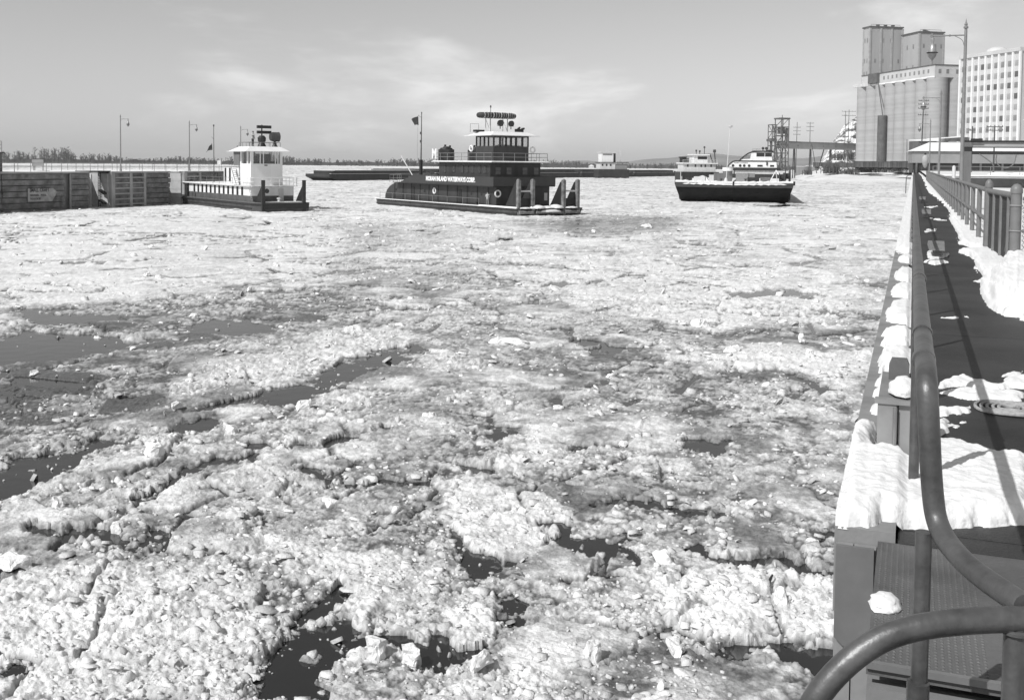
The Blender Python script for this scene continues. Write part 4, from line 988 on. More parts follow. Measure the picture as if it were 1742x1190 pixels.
rf = MB().prism([(-14.6,1.2),(-7.9,1.2),(-7.9,8.95),(-14.6,8.95)], 10.08, 10.14).prism([(-14.3,1.5),(-8.2,1.5),(-8.2,8.6),(-14.3,8.6)], 10.14, 10.62, [(-13.2,2.4),(-9.2,2.4),(-9.2,7.7),(-13.2,7.7)]).build('roof', M_WHITE, tb)
# balsa raft on stand, lights
rt = thing('rope_raft', 'oval slatted life raft on a stand above the dark towboat pilothouse', 'raft', to_world(TF, -10.8, 3.9, 12.75), TF[1]+pi/2)
oval = [(2.65*cos(a)*(1 if abs(cos(a)) < .9 else 1), .95*sin(a), 0) for a in [2*pi*i/28 for i in range(28)]]
oval = [(np.sign(x)*min(abs(x),2.65)*1.0, y, z) for x, y, z in oval]
MB().tube(oval, .36, 10, closed=True).build('float_ring', mat('raft_grey', .03, .7, .3, 3), rt, True)
for i in range(14):
    x = -2.1+i*.32; MB().box(x, x+.12, -.95*sqrt(max(.05,1-(x/2.65)**2)), .95*sqrt(max(.05,1-(x/2.65)**2)), .26, .30).build('slat', M_DARK, rt)
for i in range(13): MB().torus((-2.3+i*.38, -.95*sqrt(1-((-2.3+i*.38)/2.65)**2), 0), .37, .04, 'x', 12, 6).build('lashing', M_GREY if i % 3 else M_OFFW, rt)
st = MB()
for y in (2.6, 5.3):
    st.tube([(-10.3,y,10.6),(-10.3,y,12.5)], .06, 6).tube([(-11.4,y,10.6),(-11.4,y,12.5)], .06, 6).tube([(-10.2,y,12.5),(-11.5,y,12.5)], .06, 6).tube([(-10.3,y,10.7),(-11.4,y,12.3)], .035, 6)
st.tube([(-10.3,2.3,12.46),(-10.3,5.6,12.46)], .06, 6).build('raft_stand', M_OFFW, tb)
searchlight(tb, -9.9, 3.9, 11.75, .42); searchlight(tb, -9.9, 5.6, 11.72, .38)
MB().box(-10.2,-9.7,6.4,7.5,10.6,11.05).tube([(-9.7,6.6,11.05),(-9.3,6.6,11.2)], .14, 8).tube([(-9.7,7.2,11.05),(-9.3,7.3,11.1)], .14, 8).build('horn', M_BLACK, tb)
MB().tube([(-9.6,2.2,10.6),(-9.6,2.2,13.75)], .035, 6).lathe([(.1,13.7),(.1,13.9),(.03,14.0)], cx=-9.6, cy=2.2, n=8).build('signal_pole', M_DARK, tb)
MB().box(-13.4,-12.6,1.9,3.2,10.62,10.9).tube([(-13.6,1.6,10.6),(-13.6,1.6,11.7),(-13.6,2.9,11.7),(-13.6,2.9,10.6)], .025, 6).build('roof_box', M_BLACK, tb)
# railings, rings, stacks
rails(MB(), [(-21.8,.75,6.76),(-7.0,.75,6.76),(-7.0,9.5,6.76),(-21.8,9.5,6.76)], 1.05, 1.9, .032).build('boat_deck_railing', M_GALV, tb)
rails(MB(), [(-37.3,.35,1.0),(-9,.12,1.0)], .95, 4.3, .03, (1.0,)).build('deck_railing', M_GALV, tb)
rails(MB(), [(-30.3,.2,3.62),(-35.2,.9,3.5),(-35.2,9,3.5)], 1.15, 1.7, .03).build('aft_railing', M_GALV, tb)
MB().box(-35.4,-32.5,.85,9.15,3.44,3.52).build('aft_platform', M_OFFW, tb)
MB().prism_y([(-32,3.6),(-29,3.6),(-29.4,4.1),(-31,4.25)], 1.8, 4.2).build('tarpaulin', M_SNOW, tb)
for (x, y, z, ax, r_) in ((-21.6,.78,2.6,'y',.36),(-5.88,1.0,2.65,'x',.40),(-14.3,2.2,8.45,'y',.36),(-8.9,8.45,8.3,'x',.36)):
    MB().torus((x,y,z), r_, .10, ax, 20, 8).build('life_ring', M_WHITE, tb, True)
for y in (2.4, 7.2):
    s_ = MB().prism([(-22.3+1.5*cos(a)+1.1, y+.95*sin(a)) for a in [2*pi*i/20 for i in range(20)]], 6.7, 8.35).lathe([(.95,8.35),(.8,8.55),(.45,8.62),(.4,8.75),(.0,8.76)], cx=-21.2, cy=y, n=14).build('stack', M_BLACK, tb, True)
    MB().lathe([(.16,8.6),(.16,9.0),(.004,9.02)], cx=-21.5, cy=y, n=8).lathe([(.14,8.6),(.14,8.9),(.004,8.92)], cx=-20.7, cy=y+.3, n=8).build('exhaust_pipe', M_BLACK, s_, True)
MM = Matrix(((1,0,0,-22.1),(0,0,-1,.62),(0,1,0,6.72),(0,0,0,1)))
text('stack_letter', 'M', 1.9, M_WHITE, tb, MM, .05, 1.25, .03)
MB().tube([(-29.45,3.0,3.6),(-29.45,3.0,6.9)], .26, 10).build('mast_base', M_BLACK, tb, True)
ms = MB().tube([(-29.45,3,6.8),(-29.35,3,13.7)], [.10,.05], 8).tube([(-29.6,3,10.6),(-29.6,3,10.95)], .12, 8).tube([(-29.6,3,9.4),(-29.6,3,9.75)], .12, 8).lathe([(.08,13.6),(.08,13.8),(.0,13.85)], cx=-29.35, cy=3, n=8).tube([(-29.36,3,13.0),(-30.4,3,13.4)], .025, 6).tube([(-30.4,3,13.4),(-30.6,3,7)], .012, 4).build('mast', M_DARK, tb, True)
def flag(pts, par, name='flag'):
    mb = MB(); n = 8; top_, bot = pts; vs = []
    for j in range(2):
        for i in range(n+1):
            t = i/n; a = top_ if j == 0 else bot
            p = [a[0][k_]+(a[1][k_]-a[0][k_])*t for k_ in range(3)]; vs.append((p[0], p[1]+.12*sin(t*7+j), p[2]+.05*sin(t*5)))
    mb.add(vs+[(x, y+.02, z) for x, y, z in vs], [(i,i+1,n+2+i,n+1+i) for i in range(n)]+[(2*n+2+n+1+i,2*n+2+n+2+i,2*n+3+i,2*n+2+i) for i in range(n)])
    return mb.build(name, M_BLACK, par)
flag((((-30.4,3,13.25),(-32.6,3,12.9)), ((-30.45,3,11.95),(-31.6,3,12.0))), ms)
MB().tube([(-28.0,1.5,3.6),(-32.7,1.5,7.4)], .07, 8).build('boom', M_OFFW, tb)
# pushing knees
M_KNEE = mat('knee_timber', .17, .85, .6, 1.6, bump=.5, bscale=10)
for y in (.15, 2.25, 7.0, 9.2):
    k_ = MB().prism_y([(-.5,1.0),(-3.2,1.0),(-2.4,2.1),(-.95,4.2),(-.5,4.4)], y+.12, y+.2).build('knee_plate', M_TUGD, tb)
    MB().box(-.5, .0, y-.02, y+.36, -.35, 4.5).build('knee_timber', M_KNEE, k_)
    MB().tube([(-.25,y+.17,4.42),(-.25,y+.17,4.62)], [.26,.14], 10).build('knee_cap', M_KNEE, k_, True)
for (a, b_) in ((.5,2.25),(7.36,9.2)):
    MB().box(-.75, -.45, a, b_, 3.0, 3.2).build('knee_crossbar', M_OFFW, tb); MB().box(-.62, -.5, a, b_, 1.0, 2.2).build('knee_web', M_BLACK, tb)
for (y, l) in ((.2,2.0),(2.7,4.2),(7.1,2.3)): MB().tube([(.12,y,.55),(.12,y+l,.5)], .22, 10).build('bow_fender', M_KNEE, tb, True)
for i, (y, sx, sy, sz) in enumerate(((1.2,.7,1.0,.16),(3.1,.8,1.1,.40),(4.6,.7,1.2,.26),(6.0,.8,1.0,.42),(8.2,.7,1.1,.18),(5.0,.35,1.9,.28))):
    snow_lump((-.3 if i < 5 else .15, y, 1.0 if i < 5 else .55), sx, sy, sz, 10+i, 'bow_snow', None, tb)
for (x, y) in ((-3.6,4.2),(-3.4,6.0),(-10,.45),(-39,2.5)):
    MB().lathe([(.16,1.0),(.14,1.35),(.24,1.4),(.24,1.5),(.004,1.53)], cx=x, cy=y, n=10).build('bitt', M_BLACK, tb, True)
person(to_world(TF, -7.4, .42, 1.05), TF[1]+2.6, 'deckhand in light jacket walking on the dark towboat side deck', 'stride', M_CLOTHL, mat('grey_trousers', .2, .9, .2, 8))

# ---------------------------------------------------------------- white towboat
WF = boat_frame(440, 362, -33)
wt = thing('white_towboat', 'small white towboat with dark hull beside the far timber wall', 'towboat', tuple(WF[0]), WF[1])
plan = [(-31.5,1.5),(-30.5,.4),(-27,0),(-2.2,0),(0,.6),(0,6.9),(-27,6.9),(-30.5,6.5),(-31.5,5.5)]
MB().prism([(x*.98-.2, .1+y*.97) for x, y in plan], -1, 1.15, plan).build('hull', M_HULL, wt)
MB().prism([(x-.02, y+.02) for x, y in plan], 1.15, 1.22).build('deck', M_MID, wt)
MB().tube([(-30.5,.36,1.0),(-27,-.05,1.0),(-2.2,-.05,.98),(-.1,.55,.98)], .09, 6).tube([(-27,-.03,.5),(-2.2,-.03,.45)], .06, 6).build('rub_rail', M_BLACK, wt)
lh = MB().box(-26.5, -3.5, .5, 6.3, 1.2, 2.0).build('lower_house', mat('lower_house_paint', .10, .5, .3, 1.2), wt)
uh = MB().box(-26.5, -3.5, .48, 6.32, 2.0, 3.2).build('main_house', M_WHITE, wt)
for i in range(12):
    x = -24.6+i*1.62; w = MB().box(x, x+.62, .44, .479, 2.02, 3.08).build('shutter', M_BLACK, uh)
MB().lathe([(.3,0),(.3,.05)], cx=-3.51, cy=2.6, cz=2.6, n=14, axis='x').build('porthole', M_GLASS, uh); MB().box(-3.499,-3.46,4.2,4.9,1.3,2.9).build('door', M_OFFW, uh)
MB().prism([(-29,.1),(-3.4,.05),(-2.7,.3),(-2.7,6.6),(-3.4,6.85),(-29,6.8)], 3.2, 3.28).build('upper_deck', M_OFFW, wt)
MB().prism([(-28.8,.3),(-9,.3),(-9,6.5),(-28.8,6.5)], 3.28, 3.36).build('deck_snow', M_SNOW, wt)
# pilothouse tower
ph = MB().box(-8.6, -5.0, 1.05, 5.42, 3.28, 6.12).build('pilothouse', M_WHITE, wt)
for q in ((-5.3,-5.0,1.05,1.4),(-5.25,-5.0,5.1,5.42),(-8.6,-8.2,1.05,1.35),(-8.6,-8.3,5.1,5.42),(-6.4,-6.1,1.06,1.3)): MB().box(*q, 6.12, 7.68).build('window_post', M_WHITE, ph)
for y in (2.3, 2.75, 4.4, 4.75): MB().box(-5.14,-5.03,y,y+.1,6.12,7.68).build('mullion', M_WHITE, ph)
MB().box(-5.12,-5.10,1.4,5.1,6.12,7.66).build('pane', M_CG, ph); MB().box(-8.2,-5.3,1.15,1.17,6.12,7.66).build('pane', M_CG, ph); MB().box(-8.2,-5.3,5.3,5.32,6.12,7.66).build('pane', M_CG, ph); MB().box(-8.55,-8.52,1.35,5.1,6.12,7.66).build('pane', M_CG, ph)
MB().box(-8.5,-6.4,3.0,4.4,6.12,7.4).box(-5.8,-5.3,1.5,5.0,6.12,6.45).build('console', M_BLACK, ph)
MB().box(-4.999,-4.95,2.9,3.3,5.85,5.98).build('name_light', M_BLACK, ph)
person(to_world(WF, -5.9, 2.0, 5.6), WF[1], 'helmsman in dark clothes behind the white towboat pilothouse window', 'stand', M_CLOTHD, M_CLOTHD)
MB().prism([(-10.2,-.2),(-3.9,-.2),(-3.9,6.3),(-10.2,6.3)], 7.68, 7.74).prism([(-10,0),(-4.1,0),(-4.1,6.1),(-10,6.1)], 7.74, 8.35, [(-8.8,1.0),(-5.2,1.0),(-5.2,5.2),(-8.8,5.2)]).build('roof', M_WHITE, wt)
rails(MB(), [(-8.8,1.0,8.3),(-5.2,1.0,8.3),(-5.2,5.2,8.3),(-8.8,5.2,8.3),(-8.8,1.0,8.3)], .6, 1.4, .03, (1.0,)).build('roof_railing', M_GALV, wt)
person(to_world(WF, -7.2, 2.2, 8.36), WF[1]+.5, 'man in pale jacket pointing from the roof of the white towboat', 'point', M_CLOTHL, M_CLOTHD, None, 1.12)
ds = MB().tube([(-6.3,3.1,8.3),(-6.3,3.1,11.2)], .09, 8)
for z_ in (10.05, 10.75): ds.box(-6.6,-6.2,2.5,4.4,z_,z_+.38)
ds.lathe([(.5,9.05),(.55,9.5),(.3,9.8)], cx=-6.3, cy=3.1, n=10).lathe([(.6,8.3),(.35,8.9),(.5,9.05)], cx=-6.3, cy=3.1, n=10).build('signal_mast', M_BLACK, wt)
sl = MB().lathe([(.5,-.6),(.62,-.3),(.62,.5),(.66,.55)], cx=-5.6, cy=4.6, cz=9.65, n=16, axis='y').lathe([(.45,8.3),(.2,8.7),(.15,9.1)], cx=-5.6, cy=4.6, n=10).build('searchlight', M_DARK, wt, True)
MB().lathe([(.56,.5),(.56,.57)], cx=-5.6, cy=4.6, cz=9.65, n=16, axis='y').build('lens', M_OFFW, sl)
ah = MB().box(-14.3, -8.9, 1.0, 5.6, 3.28, 5.75).build('aft_house', M_WHITE, wt)
for x in (-13.9, -12.3): MB().box(x, x+.55, .95, .999, 3.7, 5.5).build('doorway', M_BLACK, ah)
MB().box(-14.5,-8.7,.8,5.8,5.75,5.85).build('aft_roof', M_OFFW, wt)
MB().box(-13.3,-11.2,2.0,4.2,5.85,7.7).prism([(-13.8,1.6),(-10.9,1.6),(-10.9,4.6),(-13.8,4.6)], 7.7, 7.95, [(-13,2.4),(-11.6,2.4),(-11.6,3.8),(-13,3.8)]).tube([(-13.2,2.6,7.9),(-13.5,2.6,8.5)], .08, 6).build('stack', mat('stack_grey', .16, .6, .2, 2), wt)
MB().box(-16.2,-14.9,.8,.9,5.9,6.5).tube([(-15.5,.85,5.8),(-15.5,.85,6.0)], .04, 6).build('name_board', M_OFFW, wt)
sr = MB()
for i in range(8): sr.box(-9.9+i*.2, -9.62+i*.2, .35, .95, 5.35-i*.26, 5.40-i*.26)
sr.add([(-10.1,.33,5.7),(-9.9,.33,5.7),(-8.0,.33,3.3),(-8.25,.33,3.3)], [(0,1,2,3)]).build('stairs', M_MID, wt)
rails(MB(), [(-26,.3,3.3),(-9.4,.3,3.3)], .95, 2.4, .025).build('aft_railing', M_GALV, wt)
rails(MB(), [(-7.6,.3,3.3),(-3.3,.25,3.3),(-2.8,.5,3.3),(-2.8,6.4,3.3),(-3.3,6.7,3.3),(-9,6.7,3.3)], 1.05, 1.2, .03).build('fore_railing', M_WHITE, wt)
ms = MB().tube([(-23.3,3,3.3),(-23.35,3,11.4)], [.07,.04], 8).lathe([(.1,11.35),(.1,11.6),(.0,11.65)], cx=-23.35, cy=3, n=8).tube([(-23.3,3,9.5),(-24.2,3,9.9)], .02, 6).lathe([(.2,4.4),(.2,4.8),(.0,4.85)], cx=-23.3, cy=3, n=8).build('mast', M_DARK, wt, True)
flag((((-24.2,3,9.0),(-25.4,3,8.2)), ((-24.2,3,8.0),(-26.8,3,7.7))), ms)
for y in (.5, 6.05):
    k_ = MB().prism_y([(-.3,1.2),(-2.6,1.2),(-2.0,1.9),(-.6,3.3),(-.3,3.6)], y+.1, y+.2).build('knee_plate', M_BLACK, wt)
    MB().box(-.32, .0, y-.03, y+.37, -.2, 4.08).build('knee_timber', M_TUGD, k_)
MB().box(-.25,.12,.7,6.7,.45,1.05).build('bow_fender', M_BLACK, wt)
MB().prism_x([(.8,1.22),(6.6,1.22),(6.3,1.32),(1.2,1.34)], -1.6, -.3).build('bow_snow', M_SNOW, wt)
MB().lathe([(.18,1.2),(.14,1.6),(.26,1.65),(.26,1.78),(.004,1.82)], cx=-1.6, cy=3.4, n=10).build('capstan', M_OFFW, wt, True)
ld = MB().tube([(-2.4,.25,1.2),(-3.0,.1,3.3)], .03, 6).tube([(-2.8,.25,1.2),(-3.4,.1,3.3)], .03, 6)
for i in range(6): ld.tube([(-2.5-.1*i,.23-.02*i,1.5+.32*i),(-2.9-.1*i,.23-.02*i,1.5+.32*i)], .025, 6)
ld.build('ladder', M_GREY, wt)

# ---------------------------------------------------------------- paired barges heading for the lock
BF = boat_frame(1150, 342, -82)
M_BARGE = mat('barge_hull', .016, .85, .4, .6, bump=.15, spec=.15)
def rake_barge(y0, label, outer, beam=10.2, L_=60.0, zt=3.45):
    b_ = thing('barge', label, 'barge', to_world(BF, 0, y0, 0), BF[1], 'paired barges')
    # stations: x, bottom z, top z, inset of the outer side at the bottom
    S_ = [(5.2, zt-.75, zt+.10, .2), (4.2, 1.75, zt+.09, .5), (2.6, .7, zt+.06, .8), (.9, -.1, zt, .95), (-2.5, -.9, zt-.05, .9), (-9, -1.6, zt-.1, .15), (-L_, -1.6, zt-.1, .1)]
    ring = []
    for x, zb, ztp, ins in S_:
        up = []; dn = []
        for t in np.linspace(0, 1, 9):
            u = (1-t) if outer == 0 else t           # u = 1 at the outer side
            bulge = .9*(1-u**2.2) if x > 3 else .5*(1-u**2) if x > 0 else 0
            yb = beam*t + (ins if outer == 0 else -ins)*u**1.2
            up.append((x+bulge-.3, beam*t, ztp-.14*(1-u)**1.5*(x > 3))); dn.append((x+bulge*.8-.5, yb, zb))
        ring.append(up+dn[::-1])
    n = len(ring[0]); vs = [p for r_ in ring for p in r_]; fs = [tuple(range(n))]
    for i in range(len(ring)-1):
        for j in range(n): fs.append((i*n+j, i*n+(j+1)%n, (i+1)*n+(j+1)%n, (i+1)*n+j)[::-1])
    fs.append(tuple(range((len(ring)-1)*n+n-1, (len(ring)-1)*n-1, -1)))
    MB().add(vs, fs).build('hull', M_BARGE, b_)
    cap = [(x+.06, y, z) for x, y, z in ring[0]]; MB().add(cap, [tuple(range(n))]).build('bow_plate', mat('bow_plate_lit', .06, .6, .4, .5), b_)  # cap lighter than the hull: light on the upright bow put into its colour
    MB().box(-L_, 4.4, .3, beam-.3, zt-.06, zt+.17).build('deck_snow', M_SNOW, b_)
    vs = []
    for i in range(25):
        t = i/24; u = (1-t) if outer == 0 else t; bulge = .9*(1-u**2.2); zz = zt+.10-.14*(1-u)**1.5; w_ = .05*sin(i*1.9)+.04*sin(i*4.1)
        vs += [(5.05+bulge-.3+.0, .15+(beam-.3)*t, zz-.30-w_), (5.12+bulge-.3, .15+(beam-.3)*t, zz+.14+w_), (4.2, .15+(beam-.3)*t, zz+.34+w_), (4.2, .15+(beam-.3)*t, zz-.3)]
    vs = [(x+.14, y, z) for x, y, z in vs]
    MB().add(vs, [(4*i+j, 4*i+(j+1)%4, 4*i+4+(j+1)%4, 4*i+4+j) for i in range(24) for j in range(4)]+[(0,3,2,1), (96,97,98,99)]).build('headlog_snow', M_SNOW, b_)
    return b_
b1 = rake_barge(0, 'blunt raked snow decked barge with thin light staff and white flag staff corner', 0)
b2 = rake_barge(10.22, 'blunt raked barge carrying dark winch gear on its outer corner', 1)
def deck_part(par, name, m_, *boxes):
    mb = MB()
    for q in boxes: mb.box(*q)
    return mb.build(name, m_, par)
zt = 3.45
deck_part(b1, 'hatch', M_OFFW, (-6,-2,3,5,zt+.15,zt+1.0), (-9,-7,5.5,8,zt+.15,zt+1.3)); deck_part(b1, 'locker', M_MID, (-5,-3.5,6.5,8.6,zt+.15,zt+1.7), (-3,-2,8.8,9.8,zt+.15,zt+1.2))
deck_part(b1, 'pump_box', M_BLACK, (-4,-2.5,1.6,2.6,zt+.15,zt+.7)); MB().prism_x([(2.6,zt+.15),(5.4,zt+.15),(5.0,zt+.8),(4.2,zt+1.15),(3.4,zt+.9)], -12, -8).build('tarpaulin', M_SNOW, b1)
MB().lathe([(1.0,zt),(1.0,zt+1.9),(1.05,zt+1.9),(1.05,zt+2.7),(.9,zt+2.8)], cx=-30, cy=8.4, n=16).build('stack', mat('barge_stack', .15, .6, .2, 1), b1, True)
MB().lathe([(1.07,zt+1.95),(1.07,zt+2.65)], cx=-30, cy=8.4, n=16).build('stack_band', M_WHITE, b1, True)
MB().tube([(2.2,.9,zt),(2.2,.9,zt+2.0)], .06, 6).build('flag_staff', M_OFFW, b1); rails(MB(), [(2.2,.9,zt),(-8,.5,zt)], 1.0, 3, .03).build('side_railing', M_OFFW, b1)
sp_ = MB().tube([(1.0,8.8,zt),(1.0,9.4,zt+9.8)], .07, 6).lathe([(.10,0),(.38,.25),(.42,.45),(.05,.5)], cx=1.0, cy=9.4, cz=zt+9.7, n=10).lathe([(.4,0),(.3,.6),(.12,.9)], cx=1, cy=8.8, cz=zt, n=10).build('light_staff', M_OFFW, b1)
deck_part(b2, 'locker', M_GREY, (-7,-4,.2,3.6,zt+.15,zt+1.7)); deck_part(b2, 'pump_engine', M_BLACK, (-4,-2.4,2.3,4.4,zt+.15,zt+.95)); deck_part(b2, 'hatch', M_MID, (-6,-4,4.6,6.4,zt+.15,zt+1.0))
MB().tube([(-1,6.2,zt+.2),(-2,7.3,zt+2.3),(-1,7.7,zt+1.5)], .09, 6).tube([(-1,7.7,zt+1.5),(-2,7.3,zt+2.3),(-3,7.5,zt+.2)], .08, 6).build('davit', M_WHITE, b2)
for (y, s_) in ((8.5,1.0),(9.5,1.3)):
    MB().lathe([(.9*s_,-.12),(.9*s_,0),(.4*s_,.02),(.4*s_,.5),(.9*s_,.52),(.9*s_,.64)], cx=0, cy=y-.6, cz=zt+1.0*s_, n=14, axis='y').prism_y([(-1,zt+.1),(1.2,zt+.1),(.5,zt+1.8*s_),(-.3,zt+1.9*s_)], y+.1, y+.25).build('winch', M_BLACK, b2)
deck_part(b2, 'crates', M_MID, (-2,-.6,5.0,6.0,zt+.15,zt+.6), (-1.5,-.2,8.0,8.7,zt+.15,zt+.7)); MB().tube([(3.4,10.15,zt-.3),(3.4,10.15,zt+.4)], .3, 10).build('corner_fender', M_BLACK, b2)
for b_ in (b1, b2):
    for y in (2.0, 8.0): MB().lathe([(.18,0),(.16,.45),(.26,.5),(.26,.6),(.004,.62)], cx=1.2, cy=y, cz=zt+.15, n=8).build('bitt', M_DARK, b_, True)
HAZE = .00008

# ================================================================== shore, far bank, far vessels
def hor(px): return 278.0+(px-871)*.0104
def sframe(px, d, yaw=0.0):
    """frame whose x runs to the camera's right at that distance; helpers turn pixels into local x and world z"""
    o = P(px, 285, d); s_ = PF/d
    ang = PSI + yaw
    c = cos(yaw)
    return (o[0], o[1], 0.0), ang, (lambda q: (q-px)/s_/c), (lambda py, q=px: 6.5+(hor(q)-py)/s_)
M_SNOWG = mat('snowy_ground', .62, .85, .3, .05, bump=.3, bscale=.6, v2=.82)
M_SCRUB = mat('bare_scrub', .10, .9, .3, .3)
M_CONCL = mat('pale_silo_concrete', .36, .85, .16, .35, band=True, bump=.1, bscale=.4)
M_CONCM = mat('headhouse_concrete', .37, .85, .12, .1, streak=True)
M_MILL = mat('mill_white', .50, .8, .1, .1, streak=True)
M_WIN = mat('dim_industrial_window', .22, .4, .35, .3)
M_CARS = mat('railcar_paint', .06, .7, .5, .15)
M_STEEL = mat('weathered_steel', .11, .7, .3, .4)

# ---- far bank and its bare wood
def bank_r(a): return 1330+160*sin(a*2.1+.4)
bk = MB(); n = 90; vs = []
for i in range(n+1):
    a = radians(-62+66*i/n); r0 = bank_r(a)
    for (dr, z) in ((0,-.5),(25,1.2),(70,2.0),(900,3.0)): vs.append(((r0+dr)*sin(a), (r0+dr)*cos(a), z))
fs = [(i*4+j, (i+1)*4+j, (i+1)*4+j+1, i*4+j+1)[::-1] for i in range(n) for j in range(3)]
tag(bk.add(vs, fs).build('far_bank', M_SNOWG), kind='structure')
rng = np.random.default_rng(5)
tv = []; tf = []
def bare_tree(x, y, z, h, nb, w=.10):
    """trunk blade plus a spray of thin twig blades, each a narrow pyramid"""
    def blade(p, q, r_):
        d = np.array(q)-np.array(p); s_ = np.cross(d, [0,0,1.0]); l = np.linalg.norm(s_); s_ = np.array([1,0,0]) if l < 1e-6 else s_/l
        t_ = np.cross(d, s_); t_ /= np.linalg.norm(t_)+1e-9; k0 = len(tv)
        tv.extend([tuple(p+s_*r_), tuple(p-s_*r_*.5+t_*r_*.87), tuple(p-s_*r_*.5-t_*r_*.87), tuple(q)])
        tf.extend([(k0,k0+1,k0+3),(k0+1,k0+2,k0+3),(k0+2,k0,k0+3)])
    b0 = np.array([x, y, z]); blade(b0, b0+[rng.normal(0,.3), rng.normal(0,.3), h*.95], w*2.2)
    for i in range(nb):
        t = rng.uniform(.15, .9); a = rng.uniform(0, 2*pi); L_ = h*(.42*(1-t)+.12)*rng.uniform(.6, 1.2)
        p = b0+[0, 0, h*t]; q = p+np.array([cos(a)*L_*.75, sin(a)*L_*.75, L_*rng.uniform(.35, 1.0)])
        blade(p, q, w*1.3)
        for k in range(2):
            m_ = p+(q-p)*rng.uniform(.3, .8); e = m_+np.array([rng.normal(0, L_*.3), rng.normal(0, L_*.3), L_*rng.uniform(.15, .5)]); blade(m_, e, w*.9)
for i in range(1500):
    a = radians(rng.uniform(-58, -6)); dr = 30+rng.exponential(60); r_ = bank_r(a)+dr
    px, _ = proj((r_*sin(a), r_*cos(a), 0)); 
    hb = 9.5+2.6*sin(px/60.)+1.8*sin(px/23.+1)
    if 60 < px < 118: hb += 6
    if px > 500: hb = 8.3+1.2*sin(px/35.)
    if px > 1000: hb *= .85
    bare_tree(r_*sin(a), r_*cos(a), 1.5, max(4.5, hb*rng.uniform(.55, 1.15)), 11, .22)
def trimesh(name, m_): 
    me = rawmesh(name, np.array(tv), np.array(tf), m_); tv.clear(); tf.clear(); return put(me, name)
tag(trimesh('far_wood', mat('bare_wood_grey', .085, .9, .25, .02)), 'grey band of bare winter trees along the far river bank', 'wood', kind='stuff')
# undergrowth that closes the wood near the ground
mb = MB(); vs = []
for i in range(400):
    a = radians(-60+54.5*i/399); r_ = bank_r(a)+60
    h_ = 4.6+1.6*float(fbm(np.array([i*.31]), np.array([.5]), 3, 4, .7)[0])*2
    vs += [(r_*sin(a), r_*cos(a), 1.0), (r_*sin(a), r_*cos(a), 1+max(2, h_)), ((r_+40)*sin(a), (r_+40)*cos(a), 1+max(2, h_)), ((r_+40)*sin(a), (r_+40)*cos(a), 1.0)]
fs = [(4*i+j, 4*i+4+j, 4*i+5+j, 4*i+1+j) for i in range(399) for j in range(3)]
tag(mb.add(vs, fs).build('undergrowth', mat('thicket_grey', .10, .9, .5, .06)), 'dense grey thicket under the far bank trees', 'thicket', kind='stuff')
for (q, w_, h_) in ((28,4,2.6),(46,5,3.0),(1006,3,3.2)):
    o = P(q, 279, 1270); c = thing('cabin', {28:'tiny pale cabin with snowy roof on the far bank, beside another cabin', 46:'wider tiny pale cabin with snowy roof on the far bank', 1006:'tiny white cabin far off on the bank right of the dark towboat'}[q], 'cabin', (o[0], o[1], 1.0), PSI, 'cabins on the far bank')
    MB().box(-w_, w_, -3, 3, 0, h_).build('wall', M_OFFW, c); MB().prism_y([(-w_-.5,h_),(w_+.5,h_),(0,h_+1.8)], -3.5, 3.5).build('roof', M_SNOW, c)

# ---- distant hills
vs = []; n = 70
for i in range(n+1):
    q = 760+800*i/n; top = 13+34*float(sstep(1020, 1180, np.array(q)))+5*sin(q/37.)+4*sin(q/17.)
    if q < 1000: top *= max(.05, (q-760)/240)
    for (d, k_) in ((3600,0),(3900,.75),(4300,1),(5200,.9)): 
        o = P(q, 280, d); vs.append((o[0], o[1], top*k_))
fs = [(i*4+j, (i+1)*4+j, (i+1)*4+j+1, i*4+j+1) for i in range(n) for j in range(3)]
tag(MB().add(vs, fs).build('distant_hills', mat('hazy_hill', .22, .9, .35, .004)), kind='structure')

# ---- right bank terrain
def bank_h(q, d):
    e = float(sstep(1335, 1420, np.array(q)))
    z = e*(2.3*float(sstep(430, 500, np.array(d)))+3.8*float(sstep(505, 560, np.array(d))))+.5*e*sin(q/9.+d/17.)*float(sstep(440, 520, np.array(d)))*.6
    return z-.3*(1-e)-.2
qs = np.linspace(1320, 1900, 110); dsx = list(np.linspace(420, 600, 46))+[650, 800, 1200, 2000]
vs = [(P(q, 285, d)[0], P(q, 285, d)[1], bank_h(q, d)) for q in qs for d in dsx]
k = len(dsx); fs = [(i*k+j, (i+1)*k+j, (i+1)*k+j+1, i*k+j+1) for i in range(len(qs)-1) for j in range(k-1)]
tag(MB().add(vs, fs).build('river_bank', M_SNOWG, smooth=True), kind='structure')
# ground behind the walkway fence
tag(MB().add([(1.85,-9,4.15),(90,-9,4.15),(90,141,4.15),(1.85,141,4.15)], [(0,1,2,3)]).build('snowy_ground', M_SNOWG), kind='structure')
tag(MB().add([(1.85,141.5,5.3),(220,141.5,5.3),(220,500,5.9),(1.85,500,5.9)], [(0,1,2,3)]).build('rail_yard_ground', M_SNOWG), kind='structure')
